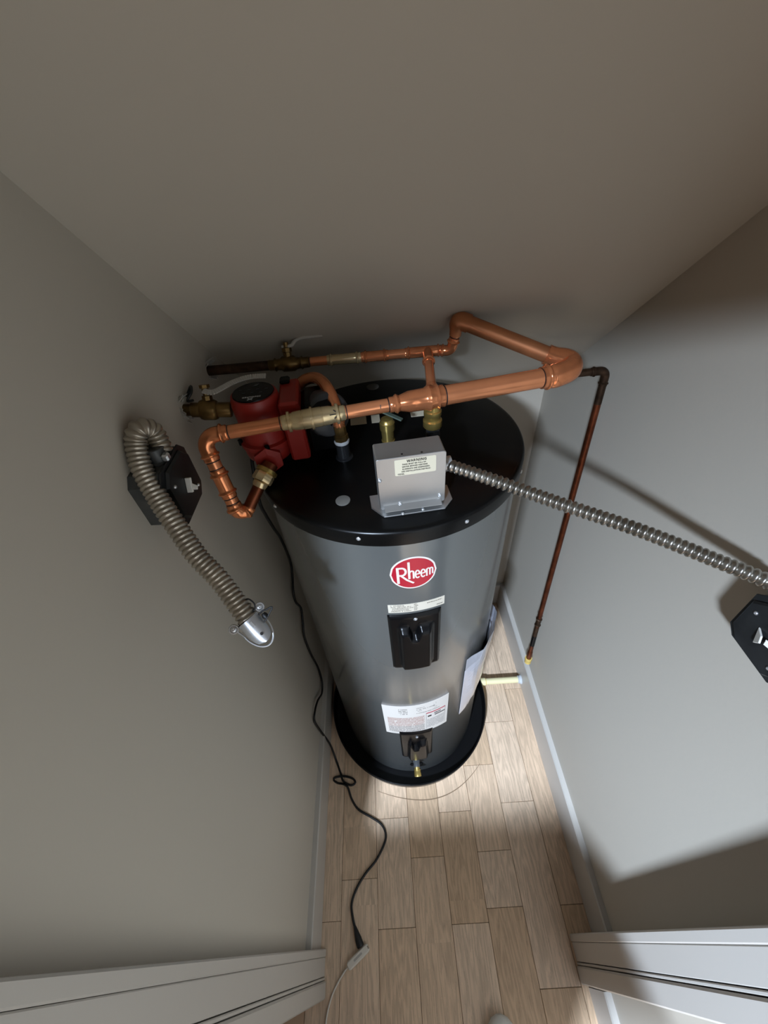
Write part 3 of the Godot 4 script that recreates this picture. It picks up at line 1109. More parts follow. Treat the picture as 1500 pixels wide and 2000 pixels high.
func main_line() -> void:
	var t := thing("copper_pipe_loop", "bright new copper pipe run crossing over the tank top with brass check valve", "pipe")
	var r := 0.0114
	var A := Vector3(-0.2985, 1.430, 0.1255)    # left elbow corner
	var B := Vector3(0.080, 1.430, 0.0640)      # over the hot nipple
	var E := Vector3(0.272, 1.430, 0.0290)      # big pipe's right end
	var d := (B - A).normalized()
	# leg that drops at the left, and its return to the pump
	var L := Vector3(-0.2680, 1.283, 0.1760)
	var U := Vector3(-0.2270, 1.3345, 0.1260)
	var ld := (L - A).normalized()
	var ud := (U - L).normalized()
	fit("elbow", t, bend(A + d * 0.041, A, A + ld * 0.041, 0.020, 0.0012), r, r, M.copper_fit)
	pipe("pipe_section", t, dense([A + ld * 0.036, A + ld * 0.066], 0.03), r, M.copper)
	mark(t, A + ld * 0.0425, ld, r)
	mark(t, A + ld * 0.0555, ld, r)
	fit("coupling", t, dense([A + ld * 0.057, A + ld * 0.108], 0.0012), r, r, M.copper_fit)
	pipe("pipe_section", t, dense([A + ld * 0.10, A + ld * 0.128], 0.03), r, M.copper)
	mark(t, A + ld * 0.1095, ld, r)
	mark(t, A + ld * 0.1195, ld, r)
	var Lr := 0.0105
	fit("elbow", t, bend(A + ld * 0.121, L, L + ud * 0.030, 0.016, 0.0012), r, Lr, M.copper_fit)
	pipe("pipe_section", t, dense([L + ud * 0.024, U - ud * 0.006], 0.03), Lr, M.copper_old)
	# brass union at the pump
	var pd := (Vector3(-0.208, 1.353, 0.098) - U).normalized()
	var s := mb()
	lathe(s, U - ud * 0.014, ud, [[0, 0.0120], [0.006, 0.0135], [0.009, 0.0135], [0.011, 0.0115]], 24)
	var un := obj("brass_union", s, M.brass, t)
	s = mb()
	lathe(s, U - pd * 0.004, pd, [[0, 0.0140], [0.0, 0.0165], [0.002, 0.0180], [0.015, 0.0180], [0.017, 0.0165]], 8)
	obj("hex_nut", s, M.brass, un)
	s = mb()
	lathe(s, U + pd * 0.013, pd, [[0, 0.0165], [0.001, 0.0190], [0.007, 0.0190], [0.008, 0.016], [0.008, 0.0125]], 28)
	obj("collar", s, M.brass_yellow, un)
	pipe("pump_tail", t, dense([U + pd * 0.012, U + pd * 0.032], 0.03), 0.0135, M.copper_old)
	# run to the right
	var at := func(x: float) -> Vector3: return A + d * ((x - A.x) / d.x)
	pipe("pipe_section", t, dense([at.call(-0.268), at.call(-0.160)], 0.05), r, M.copper)
	mark(t, at.call(-0.2555), d, r)
	mark(t, at.call(-0.1735), d, r)
	# brass check valve
	s = mb()
	var v0: Vector3 = at.call(-0.1715)
	lathe(s, v0, d, [[0, r * 1.05], [0.001, r * 1.13], [0.009, r * 1.13], [0.0095, r * 1.2], [0.0105, r * 1.50], [0.0145, r * 1.50], [0.0155, r * 1.2], [0.0175, r * 1.2], [0.020, r * 1.34], [0.0335, r * 1.42], [0.0338, r * 1.36], [0.0350, r * 1.36], [0.0353, r * 1.42], [0.0475, r * 1.44], [0.048, r * 1.64], [0.0515, r * 1.64], [0.052, r * 1.42], [0.0655, r * 1.42], [0.0658, r * 1.35], [0.0672, r * 1.35], [0.0675, r * 1.40], [0.079, r * 1.32], [0.084, r * 1.2], [0.0885, r * 1.2], [0.0895, r * 1.50], [0.0935, r * 1.50], [0.0945, r * 1.2], [0.095, r * 1.13], [0.1035, r * 1.13], [0.1045, r * 1.05]], 28)
	var cv := obj("check_valve", s, M.brass, t)
	cv.set_meta("label", "ribbed brass check valve with black flow arrow")
	# flow arrow inked on it
	s = mb()
	var fr := look(at.call(-0.083), (Vector3(0.10, 0.55, 1.0)), d)
	var ax := d
	var sd := ax.cross(fr.basis.z).normalized()
	var nz := sd.cross(ax).normalized()
	if nz.dot(Vector3(0, 1, 1)) < 0:
		nz = -nz
	var o: Vector3 = at.call(-0.0830) + nz * (r * 1.30)
	for q in [[Vector2(-0.011, 0), Vector2(0.003, 0)], [Vector2(0.003, 0), Vector2(-0.004, 0.0075)], [Vector2(0.003, 0), Vector2(-0.004, -0.0075)]]:
		var p0: Vector3 = o + ax * q[0].x + sd * q[0].y
		var p1: Vector3 = o + ax * q[1].x + sd * q[1].y
		var drop := func(p: Vector3) -> Vector3:
			var c := A + d * (p - A).dot(d)
			return c + (p - c).normalized() * (r * 1.37)
		sweep(s, PackedVector3Array([drop.call(p0), drop.call(p0.lerp(p1, 0.5)), drop.call(p1)]), same(3, 0.0009), 6)
	obj("flow_arrow", s, M.ink, cv)
	pipe("pipe_section", t, dense([at.call(-0.078), at.call(0.012)], 0.05), r, M.copper)
	mark(t, at.call(-0.0660), d, r)
	mark(t, at.call(0.0040), d, r)
	s = mb()
	var tick := look(at.call(-0.009) + Vector3(0, 0.45, 0.9).normalized() * (r + 0.0002), Vector3(0, 0.45, 0.9))
	bbox(s, tick, Vector3(0.0012, 0.006, 0.0006), 0.0)
	obj("insertion_mark", s, M.ink, t)
	# reducing tee
	var R := 0.0166
	var e := (E - B).normalized()
	s = mb()
	var T0: Vector3 = at.call(0.0055)
	var tl := T0.distance_to(B)
	lathe(s, T0, d, [[0, r * 1.05], [0.001, r * 1.13], [0.008, r * 1.13], [0.010, r * 1.30], [0.0125, r * 1.42], [0.015, r * 1.30], [0.0175, r * 1.15], [0.024, r * 1.3], [0.034, r * 1.55], [0.042, R * 1.08], [tl - 0.014, R * 1.10], [tl - 0.012, R * 1.18], [tl - 0.007, R * 1.32], [tl - 0.002, R * 1.18], [tl + 0.001, R * 1.12], [tl + 0.006, R * 1.12]], 32)
	lathe(s, B + e * 0.004, e, [[0, R * 1.12], [0.0035, R * 1.30], [0.007, R * 1.12], [0.014, R * 1.12], [0.015, R * 1.03]], 32)
	var tee := obj("reducing_tee", s, M.copper_fit, t)
	# the tee's port up to the branch, and down to the hot nipple
	s = mb()
	lathe(s, B + Vector3(0, -0.012, 0), Vector3.DOWN, [[0, 0.0125], [0.010, 0.0125]], 24)
	obj("outlet", s, M.copper_fit, tee)
	s = mb()
	lathe(s, Vector3(B.x, 1.372, B.z), Vector3.UP, [[0, 0.0125], [0.002, 0.0150], [0.004, 0.0168], [0.016, 0.0168], [0.018, 0.0140], [0.024, 0.0140], [0.026, 0.0155], [0.034, 0.0155], [0.036, 0.0130], [0.044, 0.0130]], 28)
	obj("brass_adapter", s, M.brass_yellow, t)
	# large pipe to the right and back in a tight turn, then up to the soffit
	var big := func(k: float) -> Vector3: return B + e * k
	pipe("pipe_section", t, dense([B + e * 0.010, E + e * 0.012], 0.05), R, M.copper, 32)
	mark(t, B + e * 0.0205, e, R)
	mark(t, E + e * 0.001, e, R)
	var D0 := Vector3(0.306, 1.4445, -0.0220)
	var D1 := Vector3(0.1500, 1.5010, -0.0790)
	var dd := (D1 - D0).normalized()
	var hub := Vector3(0.330, 1.4315, 0.0080)
	s = mb()
	var bp := smooth([E + e * 0.002, E + e * 0.014, E + e * 0.032, hub, hub + Vector3(0.006, 0.003, -0.022), D0 - dd * 0.006, D0 + dd * 0.010], 0.0015)
	var rr := PackedFloat32Array()
	var acc := 0.0
	for i in bp.size():
		if i > 0:
			acc += bp[i].distance_to(bp[i - 1])
		var k := R * 1.13
		if acc > 0.006 and acc < 0.014:
			k = R * (1.13 + 0.2 * sin(PI * (acc - 0.006) / 0.008))
		elif acc >= 0.014:
			k = R * lerpf(1.13, 1.24, smoothstep(0.014, 0.022, acc))
		var f := float(i) / (bp.size() - 1)
		k *= lerpf(1.0, 0.86, smoothstep(0.72, 0.95, f))
		rr.append(k)
	sweep(s, bp, rr, 32)
	obj("return_bend", s, M.copper_fit, t)
	s = mb()
	tube(s, dense([D0, D1], 0.02), 0.0143, 28)
	obj("pipe_section", s, M.copper_dull, t)
	# reducing elbow at the soffit and riser down to the branch
	var Q := Vector3(0.1345, 1.445, -0.0860)
	var top := D1 + dd * 0.004
	s = mb()
	var ep := bend(D1 - dd * 0.016, top + dd * 0.004, Q.lerp(top, 0.52), 0.010, 0.0015)
	var er := PackedFloat32Array()
	for i in ep.size():
		er.append(lerpf(0.0162, 0.0112, smoothstep(0.45, 0.9, float(i) / (ep.size() - 1))))
	sweep(s, ep, er, 24)
	obj("elbow", s, M.copper_dull, t)

func branch_line() -> void:
	var t := thing("copper_branch_pipe", "thin copper branch pipe with brass ball valve running along the back under the soffit", "pipe")
	var r := 0.0088
	var y := 1.445
	var z := -0.0930
	var P := func(x: float) -> Vector3: return Vector3(x, y, z)
	var d := Vector3.RIGHT
	pipe("dark_pipe", t, dense([P.call(XL - 0.01), P.call(-0.205)], 0.02), r * 1.06, M.copper_dark)
	pipe("pipe_section", t, dense([P.call(-0.234), P.call(0.07)], 0.05), r, M.copper)
	# ball valve
	var s := mb()
	lathe(s, P.call(-0.221), d, [[0, r * 1.08], [0.001, r * 1.18], [0.010, r * 1.18], [0.013, r * 1.45], [0.016, r * 1.2], [0.024, r * 1.3], [0.028, r * 1.65], [0.050, r * 1.65], [0.054, r * 1.3], [0.062, r * 1.2], [0.065, r * 1.45], [0.068, r * 1.18], [0.079, r * 1.18], [0.080, r * 1.05]], 24)
	var v := obj("ball_valve", s, M.brass_old, t)
	s = mb()
	lathe(s, P.call(-0.182) + Vector3(0, 0.008, -0.004), Vector3(0, 1, -0.3), [[0, 0.008], [0.012, 0.008], [0.013, 0.010], [0.020, 0.010], [0.021, 0.005], [0.030, 0.005]], 8)
	obj("stem", s, M.brass_old, v)
	s = mb()
	var hp := PackedVector3Array([Vector3(-0.190, 1.474, -0.104), Vector3(-0.172, 1.475, -0.104), Vector3(-0.165, 1.480, -0.112), Vector3(-0.150, 1.484, -0.114), Vector3(-0.110, 1.485, -0.115)])
	tube(s, smooth([hp[0], hp[1], hp[2], hp[3], hp[4]], 0.003), 0.0034, 10)
	obj("lever", s, M.lever, v)
	mark(t, P.call(-0.1400), d, r)
	# brass coupling, copper coupling, tee
	fit("brass_coupling", t, dense([P.call(-0.106), P.call(-0.040)], 0.0012), r, r, M.brass, 1.10)
	fit("coupling", t, dense([P.call(-0.038), P.call(0.013)], 0.0012), r, r, M.copper_fit, 1.12)
	fit("tee", t, dense([P.call(0.046), P.call(0.118)], 0.0012), r, r, M.copper_fit, 1.16)
	# branch to the reducing tee in front
	var B := Vector3(0.080, 1.430, 0.0640)
	var b0 := Vector3(0.090, y, z)
	var bd := (B - b0).normalized()
	fit("tee_branch", t, dense([b0, b0 + bd * 0.046], 0.0012), r, r, M.copper_fit, 1.14, 2)
	pipe("pipe_section", t, dense([b0 + bd * 0.04, B - bd * 0.012], 0.03), r, M.copper)
	s = mb()
	lathe(s, B - bd * 0.036, bd, [[0, r * 1.05], [0.001, r * 1.18], [0.012, r * 1.18], [0.026, r * 1.3]], 24)
	obj("port_sleeve", s, M.copper_fit, t)
	# elbow at the right and the riser
	var Q := Vector3(0.1345, y, z + 0.007)
	var top := Vector3(0.1440, 1.494, -0.0800)
	fit("elbow", t, bend(P.call(0.112), Q, Q.lerp(top, 0.52), 0.012, 0.0012), r, r, M.copper_fit)
	pipe("riser", t, dense([Q.lerp(top, 0.4), Q.lerp(top, 0.75)], 0.02), r, M.copper)
	mark(t, Q.lerp(top, 0.55), top - Q, r)
	flakes(Vector3(XL, y, z), 0.016, "torn flake of plaster round the upper copper pipe at the left wall", 3)

# ragged plaster round a pipe at the wall
func flakes(at: Vector3, r: float, label: String, n: int) -> void:
	var s := mb()
	for k in n * 3:
		var a := rng.randf() * TAU
		var p := at + Vector3(0.0, cos(a), sin(a)) * r * rng.randf_range(0.75, 1.25)
		var w := rng.randf_range(0.005, 0.013)
		var out := Vector3(1, cos(a) * 0.7, sin(a) * 0.7).normalized()
		var x := look(p + out * w * 0.4, out.cross(Vector3(0, -sin(a), cos(a))).normalized(), out)
		plate(s, x, PackedVector2Array([Vector2(-w * 0.5, -w * 0.6), Vector2(w * 0.6, -w * 0.5), Vector2(w * 0.3, w * 0.8), Vector2(-w * 0.3, w * 0.4)]), -0.0006, 0.0006, 0.0002)
	var o := obj("torn_plaster", s, M.flake)
	tag(o, label, "plaster")

func cold_line() -> void:
	var t := thing("cold_supply_valve", "dirty old brass stop valve with white lever on the left wall beside the red pump", "valve")
	var a := Vector3(XL, 1.4430, 0.0560)
	var b := Vector3(-0.2660, 1.4330, 0.0500)
	var d := (b - a).normalized()
	var s := mb()
	lathe(s, a - d * 0.01, d, [[0, 0.010], [0.020, 0.010], [0.021, 0.0125], [0.034, 0.0125], [0.035, 0.0155], [0.040, 0.0175], [0.058, 0.0175], [0.063, 0.0150], [0.064, 0.0130], [0.084, 0.0130], [0.086, 0.0115]], 20)
	obj("valve_body", s, M.brass_old, t)
	s = mb()
	lathe(s, a + d * 0.040 + Vector3(0, 0.012, -0.006), Vector3(0, 1, -0.35), [[0, 0.009], [0.010, 0.009], [0.011, 0.006], [0.022, 0.006], [0.023, 0.009], [0.028, 0.009]], 8)
	obj("stem", s, M.brass_old, t)
	s = mb()
	var p := smooth([Vector3(-0.303, 1.470, 0.046), Vector3(-0.286, 1.4665, 0.048), Vector3(-0.262, 1.467, 0.020), Vector3(-0.236, 1.466, 0.0005), Vector3(-0.206, 1.4655, 0.0005)], 0.004)
	var prev := Vector3.ZERO
	for i in p.size() - 1:
		var u := (p[i + 1] - p[i])
		bbox(s, look((p[i] + p[i + 1]) * 0.5, u.normalized().cross(Vector3(0, 0.35, 1)).cross(u) * -1.0 if false else Vector3(0.1, 1, 0.5), u.normalized()), Vector3(0.0030, u.length() * 1.04, 0.010) if false else Vector3(0.010, u.length() * 1.06, 0.0030), 0.0008)
	obj("lever", s, M.lever, t)
	# scraps of wire and plaster at the wall
	s = mb()
	tube(s, smooth([a + Vector3(0.002, 0.014, -0.020), a + Vector3(0.014, 0.030, -0.024), a + Vector3(0.018, 0.026, -0.010), a + Vector3(0.010, 0.016, 0.000), a + Vector3(0.022, 0.018, 0.004)], 0.003), 0.0022, 8)
	obj("wire_scrap", s, M.cord, t)
	flakes(a + Vector3(0, 0.002, -0.002), 0.018, "torn plaster round the old brass valve at the left wall", 4)
	# pipe from behind the pump over to the cold nipple
	t = thing("cold_inlet_pipe", "short bent copper pipe rising from the left nipple behind the black pump housing", "pipe")
	var n := Vector3(-0.086, LID, 0.055)
	var path := smooth([Vector3(-0.178, 1.405, -0.045), Vector3(-0.150, 1.432, -0.040), Vector3(-0.120, 1.444, -0.018), Vector3(-0.098, 1.440, 0.022), Vector3(-0.088, 1.418, 0.046), Vector3(-0.086, 1.395, 0.054), n + Vector3(0, 0.050, 0)], 0.003)
	s = mb()
	tube(s, path, 0.0105, 24)
	obj("bent_pipe", s, M.copper_fit, t)
	s = mb()
	lathe(s, Vector3(-0.0865, 1.392, 0.0535), Vector3(0.02, 1, -0.25), [[0, 0.0110], [0.001, 0.0122], [0.010, 0.0122], [0.012, 0.0138], [0.014, 0.0122], [0.015, 0.011]], 24)
	obj("sleeve", s, M.copper_fit, t)
	s = mb()
	lathe(s, n + Vector3.UP * 0.037, Vector3.UP, [[0, 0.0115], [0.002, 0.0135], [0.014, 0.0135], [0.015, 0.0115], [0.030, 0.0115], [0.034, 0.0105]], 8)
	obj("brass_adapter", s, M.brass_old, t)

func pump() -> void:
	var t := thing("circulator_pump", "red hot-water circulator pump with black round nameplate and black wiring housing", "pump")
	var c := Vector3(-0.222, 1.335, 0.045)
	var s := mb()
	lathe(s, c + Vector3(0, -0.004, 0), Vector3.UP, [[0, 0.024], [0.004, 0.036], [0.012, 0.043], [0.026, 0.045], [0.034, 0.043], [0.036, 0.048], [0.044, 0.048], [0.046, 0.041], [0.070, 0.040], [0.112, 0.0415], [0.120, 0.0405], [0.126, 0.0385], [0.127, 0.0345], [0.1265, 0.0001]], 48)
	obj("housing", s, M.red, t)
	# ports with flanges towards the front and the back
	s = mb()
	lathe(s, c + Vector3(0.004, 0.017, 0.030), Vector3(0.16, 0.05, 1.0), [[0, 0.022], [0.014, 0.020], [0.016, 0.026], [0.024, 0.026], [0.025, 0.014]], 6)
	obj("flange", s, M.red, t)
	s = mb()
	lathe(s, c + Vector3(0.004, 0.020, -0.030), Vector3(0.2, 0.35, -1.0), [[0, 0.022], [0.014, 0.020], [0.016, 0.026], [0.024, 0.026], [0.025, 0.014]], 6)
	obj("flange", s, M.red, t)
	for p in [Vector3(-0.043, 0.036, 0.020), Vector3(0.010, 0.036, 0.047), Vector3(-0.032, 0.036, -0.034)]:
		s = mb()
		lathe(s, c + p, Vector3.UP, [[0, 0.0045], [0.010, 0.0045], [0.011, 0.003]], 6)
		obj("bolt", s, M.black_plastic, t)
	# round nameplate on top
	s = mb()
	var pc := c + Vector3(0, 0.1225, 0)
	lathe(s, pc, Vector3.UP, [[0, 0.0352], [0.002, 0.0352], [0.003, 0.0345], [0.0032, 0.0001]], 48)
	var np := obj("nameplate", s, M.black_plastic, t)
	var flat := Basis(Vector3.UP, 0.06) * Basis(Vector3.RIGHT, -PI / 2)
	var ink := mat(rgb(190, 190, 190), 0.5)
	lettering("lettering", "GRUNDFOS", 0.0042, Transform3D(flat, pc + Vector3(0.002, 0.0036, 0.0215)), ink, np)
	s = mb()
	for q in [[-0.004, -0.003, 0.004, 0.003], [-0.004, 0.003, 0.004, -0.003]]:
		tube(s, PackedVector3Array([pc + Vector3(0.001 + q[0], 0.0036, 0.0285 + q[1]), pc + Vector3(0.001 + q[2], 0.0036, 0.0285 + q[3])]), 0.0006, 6)
	obj("emblem", s, ink, np)
	s = mb()
	plate(s, Transform3D(flat, pc + Vector3(0.001, 0.0034, -0.021)), PackedVector2Array([Vector2(-0.005, -0.003), Vector2(0.002, -0.003), Vector2(0.006, 0.004), Vector2(-0.001, 0.002)]), 0, 0.0003, 0.0001)
	for k in 7:
		bbox(s, Transform3D(flat, pc + Vector3(lerpf(-0.022, 0.022, k / 6.0), 0.0035, -0.006 + 0.012 * (k % 2))), Vector3(0.005, 0.0009, 0.0003), 0.0)
	obj("fine_print", s, M.grey_plastic, np)
	# red shoulder and black wiring housing at the right
	s = mb()
	bbox(s, Transform3D(Basis(Vector3.UP, 0.10), c + Vector3(0.056, 0.057, -0.014)), Vector3(0.034, 0.116, 0.094), 0.004)
	obj("red_shoulder", s, M.red, t)
	s = mb()
	bbox(s, Transform3D(Basis(Vector3.UP, 0.10), c + Vector3(0.100, 0.049, -0.024)), Vector3(0.056, 0.100, 0.078), 0.008)
	var w := obj("wiring_housing", s, M.black_plastic, t)
	s = mb()
	lathe(s, c + Vector3(0.104, 0.060, -0.030), Vector3(0.42, 0.28, 0.86), [[0, 0.040], [0.034, 0.040], [0.040, 0.0385], [0.043, 0.035], [0.0436, 0.0001]], 40)
	obj("drum", s, M.grey_plastic, w)
	s = mb()
	bbox(s, Transform3D(Basis(Vector3.UP, 0.10), c + Vector3(0.046, 0.118, -0.048)), Vector3(0.018, 0.008, 0.022), 0.003)
	obj("cable_gland", s, M.black_plastic, w)

func wall_pipe() -> void:
	var t := thing("relief_discharge_pipe", "old dull copper pipe running down the right wall to a yellow fitting above the baseboard", "pipe")
	var r := 0.0078
	var a := Vector3(0.330, 1.3590, -0.1120)
	var c := Vector3(0.4735, 1.3590, -0.1200)
	var e := Vector3(0.4735, 0.245, -0.0350)
	var d := (e - c).normalized()
	pipe("pipe_section", t, dense([a, c + Vector3(-0.012, 0, 0)], 0.03), r, M.copper_dark)
	fit("elbow", t, bend(c + Vector3(-0.034, 0, 0.002), c, c + d * 0.034, 0.014, 0.0015), r, r, M.copper_dark, 1.14)
	pipe("pipe_section", t, dense([c + d * 0.028, c + d * 0.075], 0.03), r * 1.04, M.copper_dark)
	pipe("pipe_section", t, dense([c + d * 0.07, e], 0.05), r, M.copper_old)
	var at := func(yy: float) -> Vector3: return c + d * ((yy - c.y) / d.y)
	fit("coupling", t, dense([at.call(0.500), at.call(0.455)], 0.0015), r, r, M.copper_dark, 1.06)
	var s := mb()
	tube(s, dense([at.call(0.450), at.call(0.395)], 0.03), r * 1.05, 20)
	obj("sooty_band", s, M.copper_dark, t)
	s = mb()
	tube(s, dense([at.call(0.395), at.call(0.335)], 0.03), r * 1.07, 20)
	obj("black_sticker", s, M.black_plastic, t)
	s = mb()
	lathe(s, at.call(0.300), d, [[0, r * 1.02], [0.010, r * 1.22], [0.055, r * 1.28], [0.058, r * 1.1]], 20)
	obj("socket", s, M.copper_old, t)
	s = mb()
	lathe(s, at.call(0.250), d, [[0, r * 1.1], [0.0, r * 1.62], [0.014, r * 1.70], [0.016, r * 1.5], [0.030, r * 1.55], [0.032, r * 1.2]], 20)
	obj("yellow_fitting", s, M.yellow, t)

func drain_stub() -> void:
	var t := thing("drain_pipe", "short cream plastic drain pipe from the black pan to the right baseboard", "pipe")
	var a := Vector3(0.306, 0.0300, -0.0500)
	var b := Vector3(XR - 0.0175, 0.0300, -0.0480)
	var d := (b - a).normalized()
	var s := mb()
	lathe(s, a, d, [[0, 0.0130], [0.020, 0.0130], [b.distance_to(a), 0.0130]], 24)
	obj("pipe_section", s, M.pvc, t)
	s = mb()
	lathe(s, a + d * 0.003, d, [[0, 0.014], [0.0, 0.0175], [0.008, 0.0175], [0.008, 0.0160], [0.022, 0.0160], [0.023, 0.013]], 24)
	obj("collar", s, M.pvc, t)
	s = mb()
	lathe(s, a + d * 0.0235, d, [[0, 0.0131], [0, 0.0145], [0.004, 0.0145], [0.004, 0.0131]], 24)
	obj("glue_ring", s, M.yellow, t)
	s = mb()
	lathe(s, b - d * 0.014, d, [[0, 0.0131], [0.002, 0.0165], [0.006, 0.0150], [0.010, 0.0185], [0.014, 0.0195]], 14)
	obj("putty_ring", s, M.putty, t)

# ribbed metal hose
func hose(parent: Node, path: Array, r: float, depth: float, pitch: float, m: Material, seg := 20) -> void:
	var step := pitch / 6.0
	var p := smooth(path, step)
	var rad := PackedFloat32Array()
	for i in p.size():
		var f := fposmod(i / 6.0, 1.0)
		rad.append(r - depth * pow(absf(cos(PI * f)), 3.0))
	var s := mb()
	sweep(s, p, rad, seg)
	obj("flexible_hose", s, m, parent)

func conduits() -> void:
	# right: wiring box on the tank to the box on the right wall
	var t := thing("metal_conduit", "shiny ribbed metal conduit stretching from the steel wiring box to the right wall box", "conduit")
	hose(t, [Vector3(0.086, 1.3800, 0.1850), Vector3(0.102, 1.3815, 0.2000), Vector3(0.146, 1.3790, 0.2300), Vector3(0.238, 1.3620, 0.2780), Vector3(0.326, 1.3490, 0.3260), Vector3(0.408, 1.3320, 0.3740), Vector3(0.452, 1.3250, 0.4050), Vector3(0.458, 1.3220, 0.4200)], 0.0102, 0.0026, 0.0083, M.flex)
	# left: up out of the left wall box, round and down to an open clamp
	t = thing("metal_conduit", "thick dull ribbed metal conduit looping from the left wall box to a loose clamped end", "conduit")
	var end := Vector3(-0.2010, 1.3136, 0.3977)
	hose(t, [Vector3(-0.3065, 1.4720, 0.2260), Vector3(-0.3075, 1.4830, 0.2200), Vector3(-0.3110, 1.4990, 0.2160), Vector3(-0.3165, 1.5080, 0.2225), Vector3(-0.3225, 1.5060, 0.2300), Vector3(-0.3265, 1.4930, 0.2390), Vector3(-0.3215, 1.4705, 0.2592), Vector3(-0.3065, 1.4452, 0.2828), Vector3(-0.2864, 1.4173, 0.3087), Vector3(-0.2612, 1.3826, 0.3381), Vector3(-0.2347, 1.3540, 0.3600), end], 0.0138, 0.0023, 0.0064, M.flex_old, 24)
	var d := (Vector3(-0.1871, 1.2986, 0.4087) - Vector3(-0.2145, 1.3290, 0.3850)).normalized()
	var eye := Vector3(-0.0045, 1.768, 0.692)
	var f := (eye - end)
	f = (f - d * f.dot(d)).normalized()
	var x := d.cross(f).normalized()
	# the clamp: half shell, strap and two ears with screws
	var s := mb()
	var n := 14
	for i in n:
		var a0 := lerpf(-1.45, 1.45, float(i) / n)
		var a1 := lerpf(-1.45, 1.45, float(i + 1) / n)
		for j in 10:
			var t0 := float(j) / 10
			var t1 := float(j + 1) / 10
			var shape := func(a: float, q: float) -> Vector3:
				var k := sqrt(maxf(0.0, 1.0 - pow(q * 1.0, 4.0)))
				return end + d * (-0.004 + 0.038 * q) + (x * sin(a) + f * cos(a) * (0.55 + 0.45 * k)) * 0.0145 * (0.25 + 0.75 * k)
			var A: Vector3 = shape.call(a0, t0)
			var B: Vector3 = shape.call(a1, t0)
			var C: Vector3 = shape.call(a1, t1)
			var D: Vector3 = shape.call(a0, t1)
			var na := (x * sin(a0) + f * cos(a0))
			var nb := (x * sin(a1) + f * cos(a1))
			tri(s, A, B, C, na, nb, nb)
			tri(s, A, C, D, na, nb, na)
			tri(s, A - na * 0.001, B - nb * 0.001, C - nb * 0.001, -na, -nb, -nb)
			tri(s, A - na * 0.001, C - nb * 0.001, D - na * 0.001, -na, -nb, -na)
	var cl := obj("clamp", s, M.zinc, t)
	cl.set_meta("label", "bright zinc clamp")
	s = mb()
	var st := []
	for i in 25:
		var a := lerpf(-PI / 2, PI / 2, i / 24.0)
		st.append(end + d * (0.010 + 0.030 * cos(a)) + x * 0.0172 * sin(a) * (1.0 if absf(sin(a)) < 0.9 else 1.0) - f * 0.002)
	st.push_front(end - d * 0.004 - x * 0.0200 - f * 0.001)
	st.push_back(end - d * 0.004 + x * 0.0200 - f * 0.001)
	tube(s, smooth(st, 0.002), 0.0013, 8)
	obj("strap", s, M.zinc, cl)
	for sg in [-1.0, 1.0]:
		s = mb()
		var ep: Vector3 = end - d * 0.006 + x * sg * 0.0205
		lathe(s, ep - f * 0.005, f, [[0, 0.0062], [0.008, 0.0066], [0.0095, 0.0058], [0.0095, 0.0044], [0.0082, 0.0040], [0.0082, 0.0001]], 18)
		obj("ear", s, M.zinc, cl)
		screw(cl, ep + f * 0.0035, f, 0.0038)
	s = mb()
	bbox(s, look(end + d * 0.004 + f * 0.0146, f, d), Vector3(0.004, 0.009, 0.0016), 0.0006)
	obj("raised_tab", s, M.zinc, cl)
	s = mb()
	lathe(s, end + d * 0.021 + f * 0.0124 - x * 0.001, f, [[0, 0.0021], [0.0014, 0.0021]], 12)  # a dark disc painted in for the shade of a hole
	obj("painted_inspection_hole", s, M.ink, cl)
	# loose wires from the open end
	s = mb()
	tube(s, smooth([end + d * 0.004 - f * 0.006 + x * 0.006, Vector3(-0.1854, 1.3212, 0.3900), Vector3(-0.1785, 1.3231, 0.3880), Vector3(-0.1702, 1.3250, 0.3861), Vector3(-0.1810, 1.3126, 0.3980), end + d * 0.020 - f * 0.004 + x * 0.008], 0.002), 0.0011, 8)
	tube(s, smooth([end - d * 0.028 + x * 0.010 - f * 0.006, Vector3(-0.2112, 1.3304, 0.3820), Vector3(-0.2006, 1.3350, 0.3774), Vector3(-0.1930, 1.3252, 0.3865), end - d * 0.004 + x * 0.016], 0.002), 0.0010, 8)
	lathe(s, Vector3(-0.1830, 1.3200, 0.3910), d, [[0, 0.0025], [0.003, 0.0040], [0.007, 0.0035], [0.008, 0.001]], 10)
	obj("loose_wire", s, M.cord, t)

func octagon(w: float, h: float, c: float) -> PackedVector2Array:
	return PackedVector2Array([Vector2(-w / 2 + c, -h / 2), Vector2(w / 2 - c, -h / 2), Vector2(w / 2, -h / 2 + c), Vector2(w / 2, h / 2 - c), Vector2(w / 2 - c, h / 2), Vector2(-w / 2 + c, h / 2), Vector2(-w / 2, h / 2 - c), Vector2(-w / 2, -h / 2 + c)])

